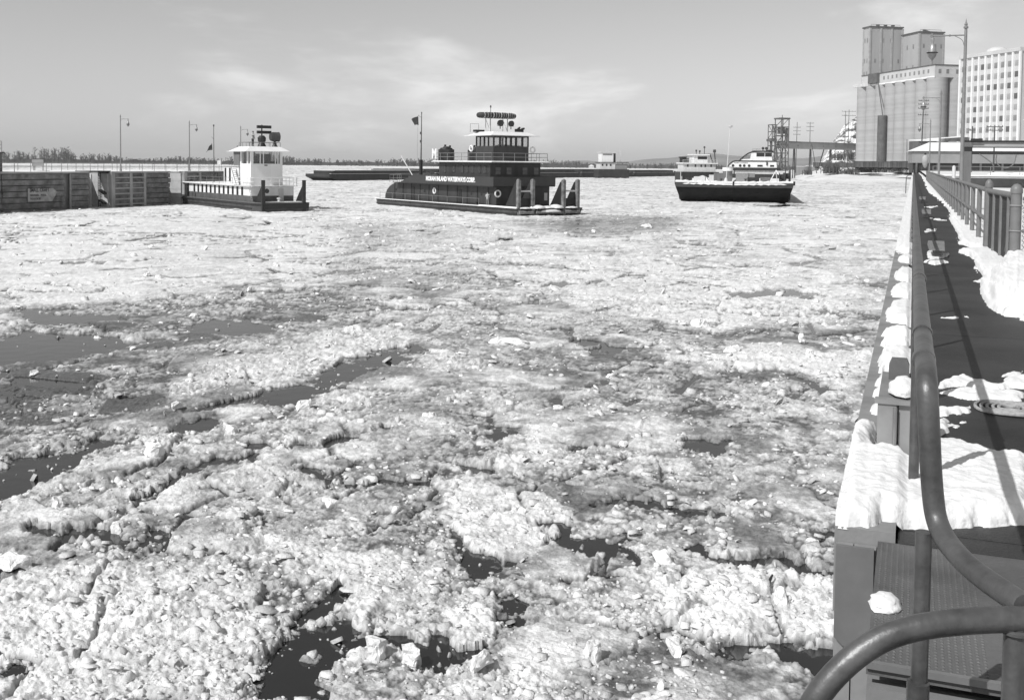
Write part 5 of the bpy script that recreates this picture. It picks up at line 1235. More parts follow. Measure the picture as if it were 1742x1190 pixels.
# bluff
m_ = bpy.data.materials.new('snowy_bluff'); m_.use_nodes = True; nt = m_.node_tree; b = nt.nodes['Principled BSDF']; b.inputs['Roughness'].default_value = .9
t = nt.nodes.new('ShaderNodeTexCoord'); mpn = nt.nodes.new('ShaderNodeMapping'); mpn.inputs['Scale'].default_value = (1, 1, 2.6); n1 = nt.nodes.new('ShaderNodeTexNoise'); n1.inputs['Scale'].default_value = .11; n1.inputs['Detail'].default_value = 8; n1.inputs['Roughness'].default_value = .7
r = nt.nodes.new('ShaderNodeMapRange'); r.inputs[1].default_value = .47; r.inputs[2].default_value = .54; r.inputs[3].default_value = .82; r.inputs[4].default_value = .09
cc = nt.nodes.new('ShaderNodeCombineColor'); nt.links.new(t.outputs['Object'], mpn.inputs[0]); nt.links.new(mpn.outputs[0], n1.inputs['Vector']); nt.links.new(n1.outputs[0], r.inputs[0])
for i in range(3): nt.links.new(r.outputs[0], cc.inputs[i])
nt.links.new(cc.outputs[0], b.inputs['Base Color']); M_BLUFF = m_
prof = [(1365,6),(1392,10),(1404,18),(1412,25),(1420,34),(1432,40),(1442,47),(1452,54),(1462,62),(1480,72),(1560,76),(1900,78)]
vs = []; nq = 90
for i in range(nq+1):
    q = 1365+(1900-1365)*(i/nq)**1.6; h_ = float(np.interp(q, [a for a, _ in prof], [b_ for _, b_ in prof]))
    for j, (d, kk) in enumerate(((860,.0),(880,.25),(905,.5),(925,.72),(945,.9),(975,1.0),(1300,1.05))):
        o = P(q, 285, d+25*sin(q/21.)); vs.append((o[0], o[1], 4+(h_-4)*kk*(1+.06*sin(q/5.+j*2))))
fs = [(i*7+j, (i+1)*7+j, (i+1)*7+j+1, i*7+j+1) for i in range(nq) for j in range(6)]
tag(MB().add(vs, fs).build('snowy_bluff', M_BLUFF), kind='structure')

# ---- scrub on the bank, each clump its own shrub
for i, (q, py, w_, h_) in enumerate(((1410,292,16,13),(1418,291,10,16),(1440,294,14,9),(1452,293,12,12),(1468,290,10,10),(1480,290,14,12),(1495,290,12,9),(1512,289,16,10),(1532,288,14,9),(1547,287,10,8),(1428,270,16,14),(1446,268,14,16),(1545,275,16,12),(1556,277,10,9),(1374,294,8,6))):
    d = 520 if py > 280 else 640; s_ = PF/d; o = P(q, py, d)
    for k in range(34):
        bare_tree(o[0]+rng.normal(0, w_/s_*.5), o[1]+rng.normal(0, 2), o[2]-1.0, h_/s_*rng.uniform(.5, 1.1)+.8, 7, .10)
    sh = trimesh('shrub', M_SCRUB); tag(sh, 'leafless grey shrub clump on the snowy bank below the grain elevator' if py > 280 and q > 1460 else 'leafless grey shrub clump in the snow under the conveyor gallery' if py > 280 else 'twiggy grey thicket on the slope at the foot of the silos', 'shrub', 'shrubs on the bank')

# ---- far barge tow
A = np.array([-181.6, 307.8]); B_ = np.array([-126.8, 607.0]); dirv = (B_-A)/np.linalg.norm(B_-A); ang = atan2(dirv[1], dirv[0]); nrm = np.array([-dirv[1], dirv[0]])
M_FARB = mat('far_barge_steel', .028, .7, .4, .3)
def far_barge(off, row, L_, zt, label, rake=True, cov=False):
    o = A+dirv*off+nrm*row
    b_ = thing('barge', label, 'barge', (o[0], o[1], 0), ang, 'moored far barges')
    pr = [(0,zt),(0,zt-.9),(3.5,.2),(7,-1),(L_-1,-1),(L_-1,zt)] if rake else [(0.3,-1),(L_-1,-1),(L_-1,zt),(0.3,zt)]
    MB().prism_y(pr, 0, 10.5).build('hull', M_FARB, b_)
    MB().box(3, L_-4, .9, 9.6, zt, zt+1.1).build('coaming', M_FARB, b_)
    MB().box(1.0, L_-2, .12, .8, zt, zt+.10).build('deck_snow', M_SNOW, b_); MB().box(4, L_-5, 1.1, 9.4, zt+1.1, zt+1.25).build('hatch_snow' if cov else 'cover', M_SNOW if cov else M_FARB, b_)
    for x in (1.5, L_-3): MB().box(x, x+.7, .3, 1.0, zt, zt+.8).build('bitt', M_BLACK, b_)
    return b_
for i, lb in enumerate(('far dark barge with raked bow, outermost of the moored tow', 'far dark barge behind the stern of the dark towboat', 'far dark barge moored ahead of the distant white towboat', 'far dark barge alongside the distant white towboat', 'far dark barge nearest the twin white towboats')):
    far_barge(i*60.5, 0, 60, 2.35+.15*(i % 2), lb, i in (0,), i == 0)
for i, lb in enumerate(('far barge in the outer row beyond the raked one', 'far barge in the outer row beyond the dark towboat mast', 'far barge in the outer row beyond the dark towboat')):
    far_barge(45+i*60.5, 11.2, 60, 2.7, lb, i == 0)

# ---- far towboats, in screen-parallel frames
def fbx(par, name, m_, X_, Z_, q0, q1, p0, p1, y0, y1): return MB().box(X_(q0), X_(q1), y0, y1, Z_(p1), Z_(p0)).build(name, m_, par)
# distant white towboat by the barges
o, a, X_, Z_ = sframe(1040, 500, .25); ft = thing('far_towboat', 'distant white towboat with square two storey cabin among the moored barges', 'towboat', o, a)
MB().prism([(X_(1014),-3),(X_(1066),-4),(X_(1070),3),(X_(1014),4)], -1, Z_(288)).build('hull', M_FARB, ft)
h1 = fbx(ft, 'lower_cabin', M_OFFW, X_, Z_, 1017, 1043, 277, 288.2, -3.0, 3.0); h3 = fbx(ft, 'engine_house', M_GREY, X_, Z_, 1043, 1064, 279, 288.2, -2.8, 2.8)
for q in (1021, 1028, 1035): fbx(h1, 'window', M_BLACK, X_, Z_, q-1.3, q+1.3, 279, 282.5, -3.06, -3.0)
h2 = fbx(ft, 'pilothouse', M_WHITE, X_, Z_, 1020, 1040, 260.5, 275.8, -2.6, 2.4); fbx(h2, 'window', M_WIN, X_, Z_, 1022, 1038, 262, 264.5, -2.66, -2.6); fbx(h2, 'window', M_BLACK, X_, Z_, 1040.05, 1040.3, 262, 266, -2, 2)
fbx(ft, 'deck', M_DARK, X_, Z_, 1015, 1066, 276, 277, -3.4, 3.4); fbx(ft, 'roof', M_OFFW, X_, Z_, 1018.5, 1043, 259, 260.4, -3, 3)
fbx(ft, 'stack', M_DARK, X_, Z_, 1042, 1046, 261, 276, -1, 1); MB().tube([(X_(1033),0,Z_(259)),(X_(1033),0,Z_(249))], .08, 6).tube([(X_(1055),0,Z_(277)),(X_(1056),0,Z_(256))], .12, 6).build('mast', M_OFFW, ft)
rails(MB(), [(X_(1046),-3.2,Z_(279)),(X_(1066),-3.2,Z_(279))], 1.1, 2.2, .06).build('railing', M_GREY, ft)
# towboat on the left of the pair
o, a, X_, Z_ = sframe(1185, 350, .1); f2 = thing('far_towboat', 'white multi deck towboat with dark stack, left of the streamlined towboat', 'towboat', o, a)
MB().prism([(X_(1153),-4),(X_(1218),-4),(X_(1222),0),(X_(1218),4),(X_(1153),4)], -1, Z_(292.5)).build('hull', M_TUGD, f2)
h1 = fbx(f2, 'lower_cabin', M_OFFW, X_, Z_, 1157, 1213, 279, 292.3, -3.4, 3.4); fbx(f2, 'boat_deck', M_WHITE, X_, Z_, 1155, 1216, 277, 278.8, -4, 4)
for q in (1165, 1178, 1188, 1195, 1205): fbx(h1, 'window', M_BLACK, X_, Z_, q-1.2, q+1.2, 280, 284, -3.46, -3.4)
h2 = fbx(f2, 'pilothouse', M_WHITE, X_, Z_, 1176, 1200, 264.5, 276.8, -2.6, 2.6); fbx(h2, 'window', M_BLACK, X_, Z_, 1183, 1199, 266.5, 271, -2.66, -2.6); fbx(h2, 'window', M_BLACK, X_, Z_, 1200.01, 1200.3, 266.5, 271, -2, 2)
fbx(f2, 'roof', M_WHITE, X_, Z_, 1173, 1203, 262.5, 264.4, -3.2, 3.2)
MB().lathe([(1.1,Z_(277)),(1.1,Z_(269)),(1.4,Z_(269)),(1.4,Z_(267))], cx=X_(1161), n=12).build('stack', M_BLACK, f2); MB().lathe([(.7,Z_(277)),(.7,Z_(270))], cx=X_(1168), n=10).build('stack', M_DARK, f2)
for q, p0, p1 in ((1198,263,252),(1184,263,258),(1190,263,259)): MB().tube([(X_(q),0,Z_(p0)),(X_(q),0,Z_(p1))], .12, 6).lathe([(.3,0),(.3,.6)], cx=X_(q), cz=Z_(p1), n=8).build('mast', M_DARK, f2)
rails(MB(), [(X_(1156),-3.9,Z_(277.5)),(X_(1215),-3.9,Z_(277.5))], 1.0, 2.5, .05).build('railing', M_OFFW, f2)
for (q0, p0, q1, p1) in ((1213,288,1203,262),(1214,288,1211,258)): MB().tube([(X_(q0),-3,Z_(p0)),(X_(q1),-3,Z_(p1))], .18, 6).build('derrick', M_DARK, f2)
MB().lathe([(.5,-.3),(.5,.6),(.1,.7)], cx=X_(1211), cy=-3, cz=Z_(258), n=8).build('lamp', M_DARK, f2)
# streamlined towboat
o, a, X_, Z_ = sframe(1278, 335, -.15); f3 = thing('streamlined_towboat', 'white streamlined towboat with arched pilothouse and row of portholes', 'towboat', o, a)
MB().prism([(X_(1228),-4.5),(X_(1330),-4.5),(X_(1336),0),(X_(1330),4.5),(X_(1228),4.5)], -1, Z_(296)).build('hull', M_TUGD, f3)
fbx(f3, 'lower_cabin', M_OFFW, X_, Z_, 1250, 1318, 290, 296.2, -3.8, 3.8); fbx(f3, 'dark_deck', M_TUGD, X_, Z_, 1232, 1324, 285.3, 290, -4.2, 4.2)
pr = [(X_(1236.5),Z_(285.2)),(X_(1318),Z_(285.2)),(X_(1317),Z_(274.8)),(X_(1250),Z_(274.8)),(X_(1245.5),Z_(276)),(X_(1241),Z_(280))]
c1 = MB().prism_y(pr, -3.8, 3.8).build('main_cabin', M_WHITE, f3)
MB().tube([(X_(1236),-3.85,Z_(285.2)),(X_(1241),-3.85,Z_(279.7)),(X_(1245.5),-3.85,Z_(275.6)),(X_(1250),-3.85,Z_(274.2)),(X_(1318),-3.85,Z_(274.2))], .18, 6).build('cabin_trim', M_TUGD, f3)
for q in (1246.8, 1258.5, 1265, 1273): MB().lathe([(.42,0),(.42,.06)], cx=X_(q), cy=-3.87, cz=Z_(282), n=12, axis='y').build('porthole', M_BLACK, c1)
for (q0, q1) in ((1286.5,1295),(1307,1313.5)): fbx(c1, 'window', M_BLACK, X_, Z_, q0, q1, 280.5, 283.5, -3.86, -3.8)
MB().tube([(X_(1302),-3.9,Z_(281)),(X_(1302),-3.9,Z_(276))], .25, 8).build('horn', M_DARK, f3)
MN = Matrix(((1,0,0,X_(1248.5)),(0,0,-1,-3.84),(0,1,0,Z_(278.9)),(0,0,0,1))); text('lettering', 'ANN LUCKO', .52, M_MID, c1, MN, .01, X_(1271)-X_(1248.5), .01)
arcp = [(1256.5,274.2),(1260,270.4),(1265,266),(1271,261.6),(1277,259),(1283,258.2),(1296,257.4),(1312,257.4),(1312,260.2),(1310,267),(1311,274.2)]
c2 = MB().prism_y([(X_(q),Z_(p)) for q, p in arcp], -2.8, 2.8).build('pilothouse', M_WHITE, f3)
MB().tube([(X_(q),-2.85,Z_(p)) for q, p in arcp[:7]]+[(X_(1313),-2.85,Z_(258.4))], .2, 6).build('arch_trim', M_TUGD, f3)
MB().prism_y([(X_(1260.5),Z_(271)),(X_(1274.5),Z_(270)),(X_(1276),Z_(262.5)),(X_(1270),Z_(264.5))], -2.86, -2.8).build('arched_window', M_WIN, c2)
fbx(c2, 'window', M_BLACK, X_, Z_, 1285, 1298, 260, 266.5, -2.86, -2.8); fbx(c2, 'window', M_BLACK, X_, Z_, 1299, 1310, 260, 266.5, -2.86, -2.8); fbx(f3, 'roof', M_TUGD, X_, Z_, 1280, 1313, 256.6, 258.2, -3.2, 3.2)
for q in (1296.5, 1302): MB().lathe([(.35,-.3),(.45,0),(.45,.35)], cx=X_(q), cy=-.5, cz=Z_(252.4), n=10, axis='y').tube([(X_(q),-.3,Z_(257)),(X_(q),-.3,Z_(253))], .1, 6).build('searchlight', M_DARK, f3)
fbx(f3, 'roof_locker', M_DARK, X_, Z_, 1302.5, 1311, 255.2, 256.7, -1, 1); rails(MB(), [(X_(1278),-2.5,Z_(258)),(X_(1291),-2.5,Z_(257.5))], .8, 1.2, .04).build('roof_railing', M_GREY, f3)

# ---- sheet pile cells
for (q, d, r_, lb) in ((1364.5,690,4.2,'round sheet pile mooring cell at the foot of the loading dock'),(1384,720,3.0,'smaller round sheet pile cell beside the larger mooring cell')):
    o = P(q, 285, d); s_ = PF/d; c = thing('mooring_cell', lb, 'mooring cell', (o[0], o[1], 0))
    pts = [(r_*(1+.02*(i % 2))*cos(2*pi*i/40), r_*(1+.02*(i % 2))*sin(2*pi*i/40)) for i in range(40)]
    MB().prism(pts, -1, 6.4).build('sheet_piles', mat('sheet_pile', .2, .7, .2, .5, streak=True), c); MB().cyl(0, 0, 6.4, 6.6, r_*.97, 24).build('cap_snow', M_SNOW, c)

# ---- loading tower and conveyor gallery
o, a, X_, Z_ = sframe(1327, 560, .3); lt = thing('loading_tower', 'steel lattice grain loading tower with spouts at the river edge', 'tower', (o[0], o[1], 4.5), a)
def lz(p): return Z_(p)-4.5
def lattice(mb, q0, q1, pt, pb, y0, y1, nlev, r_=.22):
    xs = (X_(q0), X_(q1)); zt_, zb = lz(pt), lz(pb)
    for x in xs:
        for y in (y0, y1): mb.tube([(x,y,zb),(x,y,zt_)], r_, 6)
    for i in range(nlev+1):
        z = zb+(zt_-zb)*i/nlev
        for y in (y0, y1): mb.tube([(xs[0],y,z),(xs[1],y,z)], r_*.8, 6)
        for x in xs: mb.tube([(x,y0,z),(x,y1,z)], r_*.8, 6)
        if i < nlev:
            z2 = zb+(zt_-zb)*(i+1)/nlev
            for y in (y0, y1): mb.tube([(xs[0],y,z),(xs[1],y,z2)] if i % 2 else [(xs[1],y,z),(xs[0],y,z2)], r_*.6, 6)
    return mb
lattice(MB(), 1322, 1336, 202, 290, -3, 3, 6, .3).build('main_frame', M_STEEL, lt)
lattice(MB(), 1307.5, 1315, 213, 272, -2, 2, 5, .26).build('spout_frame', M_STEEL, lt)
MB().box(X_(1324), X_(1331), -1.8, 1.8, lz(228), lz(217)).build('hoist_house', M_MID, lt); MB().box(X_(1305), X_(1316), -2.3, 2.3, lz(241), lz(237)).build('platform', M_STEEL, lt)
MB().lathe([(1.0,0),(1.0,9),(.7,10)], cx=X_(1338), cz=lz(250), n=12).build('leg_casing', M_GREY, lt); MB().tube([(X_(1313),0,lz(215)),(X_(1322),0,lz(272))], .5, 8).build('spout', M_GREY, lt)
MB().tube([(X_(1309),0,lz(236)),(X_(1309),0,lz(258))], .45, 8).lathe([(1.1,0),(1.3,1.2),(.5,1.6)], cx=X_(1309), cz=lz(241), n=10).build('spout', M_STEEL, lt)
MB().box(X_(1320), X_(1338), -3.3, 3.3, lz(203.5), lz(201)).tube([(X_(1329),0,lz(201)),(X_(1329),0,lz(196))], .2, 6).build('head_beam', M_STEEL, lt)
MB().tube([(X_(1332),0,lz(250)),(X_(1324),0,lz(289))], .35, 6).tube([(X_(1332),-2,lz(252)),(X_(1333),-2,lz(289))], .35, 6).build('brace', M_STEEL, lt)
g0, g1 = P(1325, 285, 560), P(1466, 285, 600); gl = thing('conveyor_gallery', 'long grey enclosed conveyor gallery on stilts leading to the silos', 'gallery', (g0[0], g0[1], 0), atan2(g1[1]-g0[1], g1[0]-g0[0]))
GL = hypot(g1[0]-g0[0], g1[1]-g0[1]); zt_, zb = 6.5+(283-243)/(PF/570), 6.5+(283-253.5)/(PF/570)
gb = MB().box(0, GL, -1.6, 1.6, zb, zt_).build('gallery_body', mat('gallery_sheet', .36, .7, .15, .2), gl); MB().prism_x([(-1.9,zt_),(1.9,zt_),(0,zt_+.6)], -.3, GL).build('gallery_roof', M_STEEL, gl)
for i in range(6): MB().box(GL*(.18+.15*i), GL*(.18+.15*i)+.8, -1.66, -1.6, zb+1.3, zb+2.1).build('window', M_WIN, gb)
for f_ in (.17, .36, .60, .93):
    for dx in (-.9, .9): MB().tube([(GL*f_+dx,0,0),(GL*f_+dx*.4,0,zb)], .3, 6).build('trestle_leg', M_STEEL, gl)
MB().tube([(GL*.44,0,2),(GL*.52,0,zb)], .3, 6).build('trestle_brace', M_STEEL, gl)

# ---- utility poles
def upole(q, pt, pb, d, arms, label, lean=0, w_=2.6):
    o = P(q, pb, d); s_ = PF/d; h_ = (pb-pt)/s_; t = thing('utility_pole', label, 'pole', (o[0], o[1], o[2]), PSI, 'utility poles')
    MB().tube([(0,0,-2),(lean,0,h_)], [.24,.14], 8).build('pole', mat('pole_wood', .07, .9, .3, 1), t)
    for py in arms:
        z = (pb-py)/s_; MB().box(-w_/2+lean*z/h_, w_/2+lean*z/h_, -.1, .1, z-.1, z+.1).build('crossarm', M_STEEL, t)
        for x in (-w_/2+.1, -w_/4, w_/4, w_/2-.1): MB().lathe([(.08,0),(.12,.15),(.05,.3)], cx=x+lean*z/h_, cz=z+.1, n=6).build('insulator', M_STEEL, t)
    return t
upole(1353.5, 208, 288, 600, (217,223,229), 'wooden pole with three crossarms rising behind the gallery, closer to the loading tower', .3, 4)
upole(1377, 208, 290, 600, (210,216,223), 'wooden pole with three crossarms rising behind the gallery, beside the guy pole', -.2, 4)
upole(1391, 245, 297, 540, (), 'leaning bare guy pole standing in the snow under the gallery', -3.4)
upole(1441.5, 187, 282, 600, (190,197), 'tall twin crossarm pole before the snowy bluff', .2, 8); upole(1436, 190, 282, 605, (197,), 'thinner companion pole beside the tall one at the bluff', .1, 2)
upole(1543, 237, 286, 480, (), 'bare pole standing before the grain silos', -.4)
upole(1566, 165, 287, 330, (172,178,185,196), 'pole with many short crossarms before the silos', .4, 3.2)
upole(1652, 215, 288, 260, (222,), 'thin wire pole before the white mill, nearer the lamp post', 0, 1.6); upole(1690, 213, 288, 260, (216,222), 'thin wire pole with two arms before the white mill windows', 0, 4)

# ---- grain elevator
def rot2(p, a): return (p[0]*cos(a)-p[1]*sin(a), p[0]*sin(a)+p[1]*cos(a))
NC = P(1590, 285, 500); RA = radians(90+31)         # row of silos runs away to the left
ge = thing('grain_elevator', 'tall concrete grain elevator with round silos, roof gallery and square headhouse', 'grain elevator', (NC[0], NC[1], 4.0), RA)
D = 9.5; HS = 6.5+(285-133)/(PF/500)-4
sil_me = MB().lathe([(D/2,0),(D/2,HS)], n=36).mesh('silo', M_CONCL, True)
for r_ in range(2):
    for i in range(8): put(sil_me, 'silo', ge, (i*D*.985, -r_*D*.99, 0))
gal = MB().box(-3.6, 8*D-12, -D-2.5, 3.6, HS, HS+5.6).build('roof_gallery', mat('gallery_white', .52, .8, .1, .2), ge)
for i in range(11): MB().box(1.0+i*4.0, 2.4+i*4.0, 3.6, 3.66, HS+2.2, HS+4.0).build('window', M_WIN, gal)
for y in (-8, -3, 1): MB().box(-3.66, -3.6, y-.7, y+.7, HS+1.8, HS+3.8).build('window', M_WIN, gal)
MB().box(-3.9, 8*D-11.5, -D-2.8, 3.9, HS+5.6, HS+6.0).build('gallery_roof', M_STEEL, ge); MB().box(-3.62, 8*D-12, 3.55, 3.75, HS-.2, HS+.6).build('ledge_snow', M_SNOW, ge)
MB().box(46, 55, 3.7, 5.2, HS+1, HS+6).build('dust_house', M_STEEL, ge); MB().box(56, 72, 3.4, 4.6, HS, HS+1.6).build('parapet', M_OFFW, ge)
st = MB().lathe([(2.3,0),(2.3,6.5+(285-195)/(PF/520)-4)], cx=37, cy=6.6, n=20).build('bin_tank', M_STEEL, ge, True)
MB().tube([(45,5.0,HS+1),(37,6.5,6.5+(285-194)/(PF/520)-4)], .25, 6).build('spout', M_STEEL, ge)
def tower(q, d, lw, rw, ptop, pbase, name, label=None, parent=None, npil=2):
    c = P(q, 285, d); ztop = 6.5+(285-ptop)/(PF/d); 
    return c, ztop
# headhouse towers stand behind the silo rows; local x runs along the row, local y towards the river side
def add_tower(par, q, d, lx, ly, ptop, pil, name):
    c = P(q, 285, d); v = rot2((c[0]-NC[0], c[1]-NC[1]), -RA); zt_ = 6.5+(285-ptop)/(PF/d)-4
    t_ = MB().box(v[0], v[0]+lx, v[1]-ly, v[1], 0, zt_).build(name, M_CONCM, par)
    for k in range(pil+1):
        y = v[1]-ly*k/pil; MB().box(v[0]-.35, v[0]-.002, y-.5, y+.5, HS, zt_-.4).build('pilaster', M_CONCL, t_)
    for x in (v[0]+.5, v[0]+lx-.5): MB().box(x-.5, x+.5, v[1]+.002, v[1]+.3, HS, zt_-.4).build('pilaster', M_CONCL, t_)
    MB().box(v[0]-.5, v[0]+lx+.5, v[1]-ly-.5, v[1]+.5, zt_, zt_+.7).build('cornice', M_STEEL, t_)
    for zz in (zt_-8, zt_-26, zt_-19):
        for k in range(4):
            if (k*7+int(zz)) % 3: MB().box(v[0]-.06, v[0]-.001, v[1]-ly*(.14+.24*k)-1.0, v[1]-ly*(.14+.24*k), zz, zz+2.2).build('window', M_WIN, t_)
        for k in range(2): MB().box(v[0]+lx*(.3+.35*k), v[0]+lx*(.3+.35*k)+1.2, v[1]+.001, v[1]+.06, zz, zz+2.4).build('window', M_WIN, t_)
    for k in range(3): MB().box(v[0]+lx*.3*k+.5, v[0]+lx*.3*k+1.8, v[1]-ly*.3*(k+1), v[1]-ly*.3*(k+1)+1.5, zt_+.7, zt_+1.6+.4*k).build('roof_vent', M_STEEL, t_)
    MB().tube([(v[0]+1,v[1]-1,zt_+.7),(v[0]+1,v[1]-1,zt_+1.7),(v[0]+1,v[1]-ly+1,zt_+1.7),(v[0]+1,v[1]-ly+1,zt_+.7)], .1, 6).build('roof_rail', M_STEEL, t_)
    return t_
add_tower(ge, 1474.5, 575, 7.5, 19, 49, 3, 'headhouse')
e2 = thing('headhouse_tower', 'square concrete headhouse tower standing behind the roof gallery windows', 'tower', (NC[0], NC[1], 4.0), RA)
add_tower(e2, 1558, 560, 17, 14, 57, 2, 'tower_body')
# ---- white mill building
c0 = P(1731, 285, 430); MA = radians(90+35); ml = thing('white_mill', 'white multi storey mill with vertical pilasters and rows of windows', 'mill', (c0[0], c0[1], 5.0), MA)
ML, MH = 37.0, 6.5+(286-82)/(PF/430)-5
bd_ = MB().box(0, ML, -22, 0, 0, MH).build('mill_wall', M_MILL, ml)
nb = 9
for i in range(nb+1):
    x = ML*i/nb; MB().box(x-.5, x+.5, .002, .75, 0, MH-1.2).build('pilaster', mat('mill_pilaster', .72, .8, .06, .2), ml)
MB().box(-.5, ML+.5, -22.5, .9, MH-1.2, MH+.3).build('parapet', M_MILL, ml)
wm = MB().box(-1.35, 1.35, 0, .05, 0, 2.3).mesh('window', M_WIN); wm2 = MB().box(-1.35, 1.35, 0, .05, 0, 2.3).mesh('window', mat('dark_pane', .10, .3, .3, .3)); wm3 = MB().box(-1.35, 1.35, 0, .05, 0, 2.3).mesh('window', mat('pale_pane', .33, .5, .3, .3))
for f_ in range(10):
    for i in range(nb):
        w = put(random.choice((wm, wm, wm, wm2, wm3, wm3)), 'window', bd_, (ML*(i+.5)/nb, .0, 3.2+f_*4.45))
        if f_ < 3: pass
for f_ in range(10):
    for j in range(3): MB().box(-.05, -.001, -20+j*6.5, -17+j*6.5, 3.2+f_*4.45, 5.5+f_*4.45).build('window', M_BLACK, bd_)
for f_ in range(3): MB().box(-2.0, -.06, -8, -2, 12+f_*9, 12.3+f_*9).build('fire_escape', M_SNOW, bd_)
MB().lathe([(5,0),(4.2,1.6),(2.5,2.6),(.1,3)], cx=24, cy=-8, cz=MH+.3, n=16).build('roof_dome', M_OFFW, ml, True); MB().tube([(0,-2,MH+.3),(-6,-8,MH+5),(-14,-14,MH+6)], .4, 6).build('roof_pipe', M_STEEL, ml)

# ---- long shed with snowy roof
c0 = P(1551, 285, 300); c1_ = P(1790, 285, 290); sd_ = thing('long_shed', 'long grey shed with bright snow covered roof behind the lock', 'shed', (c0[0], c0[1], 5.6), atan2(c1_[1]-c0[1], c1_[0]-c0[0]))
SL = hypot(c1_[0]-c0[0], c1_[1]-c0[1]); z0_, z1_, z2_ = 6.5+(285-277)/6-5.6, 6.5+(285-257)/6-5.6, 6.5+(285-241.5)/6-5.6
MB().box(0, SL, 0, 14, z0_, z1_).build('wall', mat('shed_wall', .25, .8, .15, .3), sd_); MB().box(.3, SL, .6, 13.5, -.6, z0_).build('dark_bays', M_BLACK, sd_)
MB().add([(-.5,-.7,z1_),(SL+.5,-.7,z1_),(SL+.5,14.7,z1_),(-.5,14.7,z1_),(5,7,z2_),(SL,7,z2_)], [(0,1,5,4),(2,3,4,5),(3,0,4),(1,2,5),(3,2,1,0)]).build('snowy_roof', M_SNOW, sd_)
for i in range(7): MB().box(1+i*5.6, 1.5+i*5.6, -.05, .6, -.6, z0_).build('bay_post', M_STEEL, sd_)
c0 = P(1561, 285, 345); sb_ = thing('roof_house', 'cluster of low snowy roofed sheds below the silos', 'shed', (c0[0], c0[1], 5.6), PSI)
zz = lambda p: 6.5+(285-p)/(PF/345)-5.6
MB().box(0, 6, 0, 8, 0, zz(240)).build('wall', M_STEEL, sb_); MB().box(6, 16, 1, 9, 0, zz(241)).build('wall', M_GREY, sb_)
MB().hexa([(0,-.5,zz(240)),(6.5,-.5,zz(240)),(6.5,8.5,zz(238)),(0,8.5,zz(238))],[(0,-.5,zz(238)),(6.5,-.5,zz(236)),(6.5,8.5,zz(235)),(0,8.5,zz(237))]).build('snowy_roof', M_SNOW, sb_); MB().hexa([(6.2,0,zz(236)),(16,0,zz(232)),(16,9,zz(232)),(6.2,9,zz(236))],[(6.2,0,zz(234.5)),(16,0,zz(230)),(16,9,zz(230)),(6.2,9,zz(234.5))]).build('snowy_roof', M_SNOW, sb_)
MB().box(9, 17, .8, 1.0, zz(240), zz(232.4)).build('gable', M_CONCD, sb_)
# ---- railcars
def railcar(q, d, L_, h_, ang_, label, kind=0):
    o = P(q, 285, d); t = thing('railcar', label, 'railcar', (o[0], o[1], 5.3), ang_, 'railcars below the silos')
    MB().box(0, L_-.8, -1.5, 1.5, 1.1, h_).build('car_body', M_CARS if kind else mat('railcar_paint_b', .085, .7, .4, .2), t)
    for x in (.02, L_-.82): MB().box(x-.1, x+.1, -1.55, 1.55, 1.0, h_+.05).build('end_frame', M_BLACK, t)
    for i in range(4): MB().box(1+i*(L_-2)/4, 1.15+i*(L_-2)/4, -1.58, -1.502, 1.2, h_-.1).build('rib', M_BLACK, t)
    for x in (2, L_-3): 
        MB().box(x-1, x+1, -1.1, 1.1, .35, 1.0).build('truck', M_BLACK, t)
        for dx in (-.7, .7):
            for y in (-.8, .8): MB().lathe([(.42,-.06),(.42,.06)], cx=x+dx, cy=y, cz=.42, n=10, axis='y').build('wheel', M_BLACK, t)
    if kind != 2: MB().box(-.1, L_-.7, -1.6, 1.6, h_, h_+.12).build('roof', M_STEEL if kind else M_CARS, t)
    return t
ORD = ('first', 'second', 'third', 'fourth', 'fifth', 'sixth', 'seventh')
for i in range(7):
    q = 1457+i*15.5; railcar(q, 520-i*9, 12.6, 3.9-.35*(i % 2), PSI-radians(62), 'dark railcar below the grain silos, %s of its train from the conveyor gallery' % ORD[i], i % 3)
for i in range(5): railcar(1386+i*14, 660-i*8, 12.6, 3.6, PSI-radians(58), 'far dark railcar below the conveyor gallery, %s from the utility poles' % ORD[i], i % 3)
# ---- concrete wall with railing behind the lock
c0 = P(1588, 285, 132); cw = thing('concrete_wall', 'low stained concrete wall with snow topped coping beyond the gate', 'wall', (c0[0], c0[1], 4.1), PSI*.3)
MB().box(0, 30, 0, .8, -.1, 1.42).build('wall', M_CONC, cw); MB().box(-.1, 30, -.1, .9, 1.42, 1.55).build('snow_coping', M_SNOW, cw)
rails(MB(), [(0,.4,1.55),(30,.4,1.55)], 1.05, 3.2, .035).build('railing', M_GALV, cw)
for i, (x, w_) in enumerate(((8,1.6),(10.5,1.3),(12.0,1.8))): snow_lump((x, 1.8, 1.4), w_, .9, .55, 40+i, 'snow_heap', None, cw)
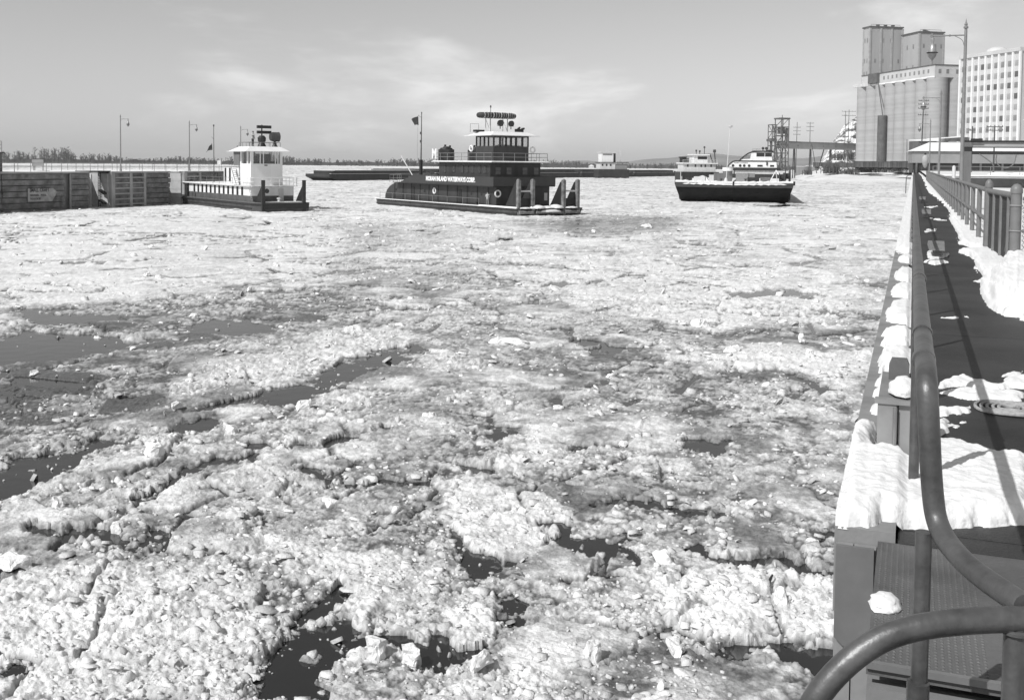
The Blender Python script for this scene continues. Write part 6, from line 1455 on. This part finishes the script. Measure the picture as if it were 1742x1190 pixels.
# ---- black beam gantry
g0 = P(1645, 285, 60); gt = thing('steel_gantry', 'black steel gantry of two horizontal beams on a thick post behind the fence', 'gantry', (g0[0], g0[1], 4.1), 0.03)  # post and beam web greyer than the flanges: sunlit faces put into colour
MB().box(-.2, .2, -.2, .2, 0, 3.95).box(-.28, .28, -.28, .28, 0, .06).build('post', M_MID, gt); MB().box(-.215, -.201, -.2, .2, 0, 3.9).box(-.2,.2,.201,.22,0,3.9).build('post_flange', M_BLACK, gt)
MB().box(-.26, 8, -.2, .2, 3.86, 3.96).box(-.26, 8, -.2, .2, 3.55, 3.60).build('beam_flange', M_BLACK, gt); MB().box(.2, 8, -.1, .1, 3.60, 3.86).build('beam_web', M_CONC, gt)
MB().box(-.26, 8, -.18, .18, 3.18, 3.36).build('lower_beam', M_BLACK, gt); MB().box(-.24, .24, -.22, .22, 3.36, 3.55).box(.15, .75, -.3, .1, 3.9, 4.06).build('joint_box', M_BLACK, gt)
MB().box(7.6, 8, -.2, .2, 0, 3.9).build('post', M_GREY, gt)
MB().tube(smooth_path([(.6,-.2,3.2),(1.1,-.2,2.85),(1.35,-.2,2.6),(1.38,-.2,2.3)], 2), .03, 6).tube(smooth_path([(1.5,-.2,3.2),(1.45,-.2,2.7),(1.9,-.2,2.35),(2.4,-.2,2.6),(2.5,-.2,3.2)], 2), .03, 6).build('hose', M_MID, gt)
for (q, lb) in ((1622.5,'short pale bollard post beside the lamp post foot'),(1637.5,'short pale bollard post beside the gantry foot')):
    o = P(q, 300, 62); tag(MB().lathe([(.10,-1.2),(.10,.55),(.06,.62),(.004,.64)], n=10).build('bollard', M_OFFW, None, True, tuple(o)), lb, 'bollard')
o = P(1573.5, 285, 270); tk = thing('hopper_tank', 'pale inverted teardrop hopper hanging before the long shed', 'hopper', (o[0], o[1], 5.6), 0)
MB().lathe([(.08,.8),(.35,1.0),(.75,2.2),(.72,3.6),(.3,4.1),(.05,4.2)], n=14).build('hopper_body', M_CONC, tk, True)
for x in (-.8, .8): MB().tube([(x,0,-.3),(x*.7,0,3.0)], .06, 6).build('leg', M_STEEL, tk)
MB().lathe([(.25,0),(.25,.4)], cz=4.2, n=8).build('cap', M_BLACK, tk)

# ---- winter haze over the river
hz = MB().box(-9500, 9500, -600, 12500, -4, 110).build('haze', None)
m_ = bpy.data.materials.new('haze'); m_.use_nodes = True; nt = m_.node_tree; nt.nodes.clear()
pv = nt.nodes.new('ShaderNodeVolumePrincipled'); pv.inputs['Color'].default_value = (.99, .99, .99, 1); pv.inputs['Density'].default_value = HAZE; pv.inputs['Anisotropy'].default_value = 0
om = nt.nodes.new('ShaderNodeOutputMaterial'); nt.links.new(pv.outputs[0], om.inputs['Volume']); hz.data.materials.append(m_)
tag(hz, kind='stuff'); hz['label'] = 'thin winter haze over the whole river'
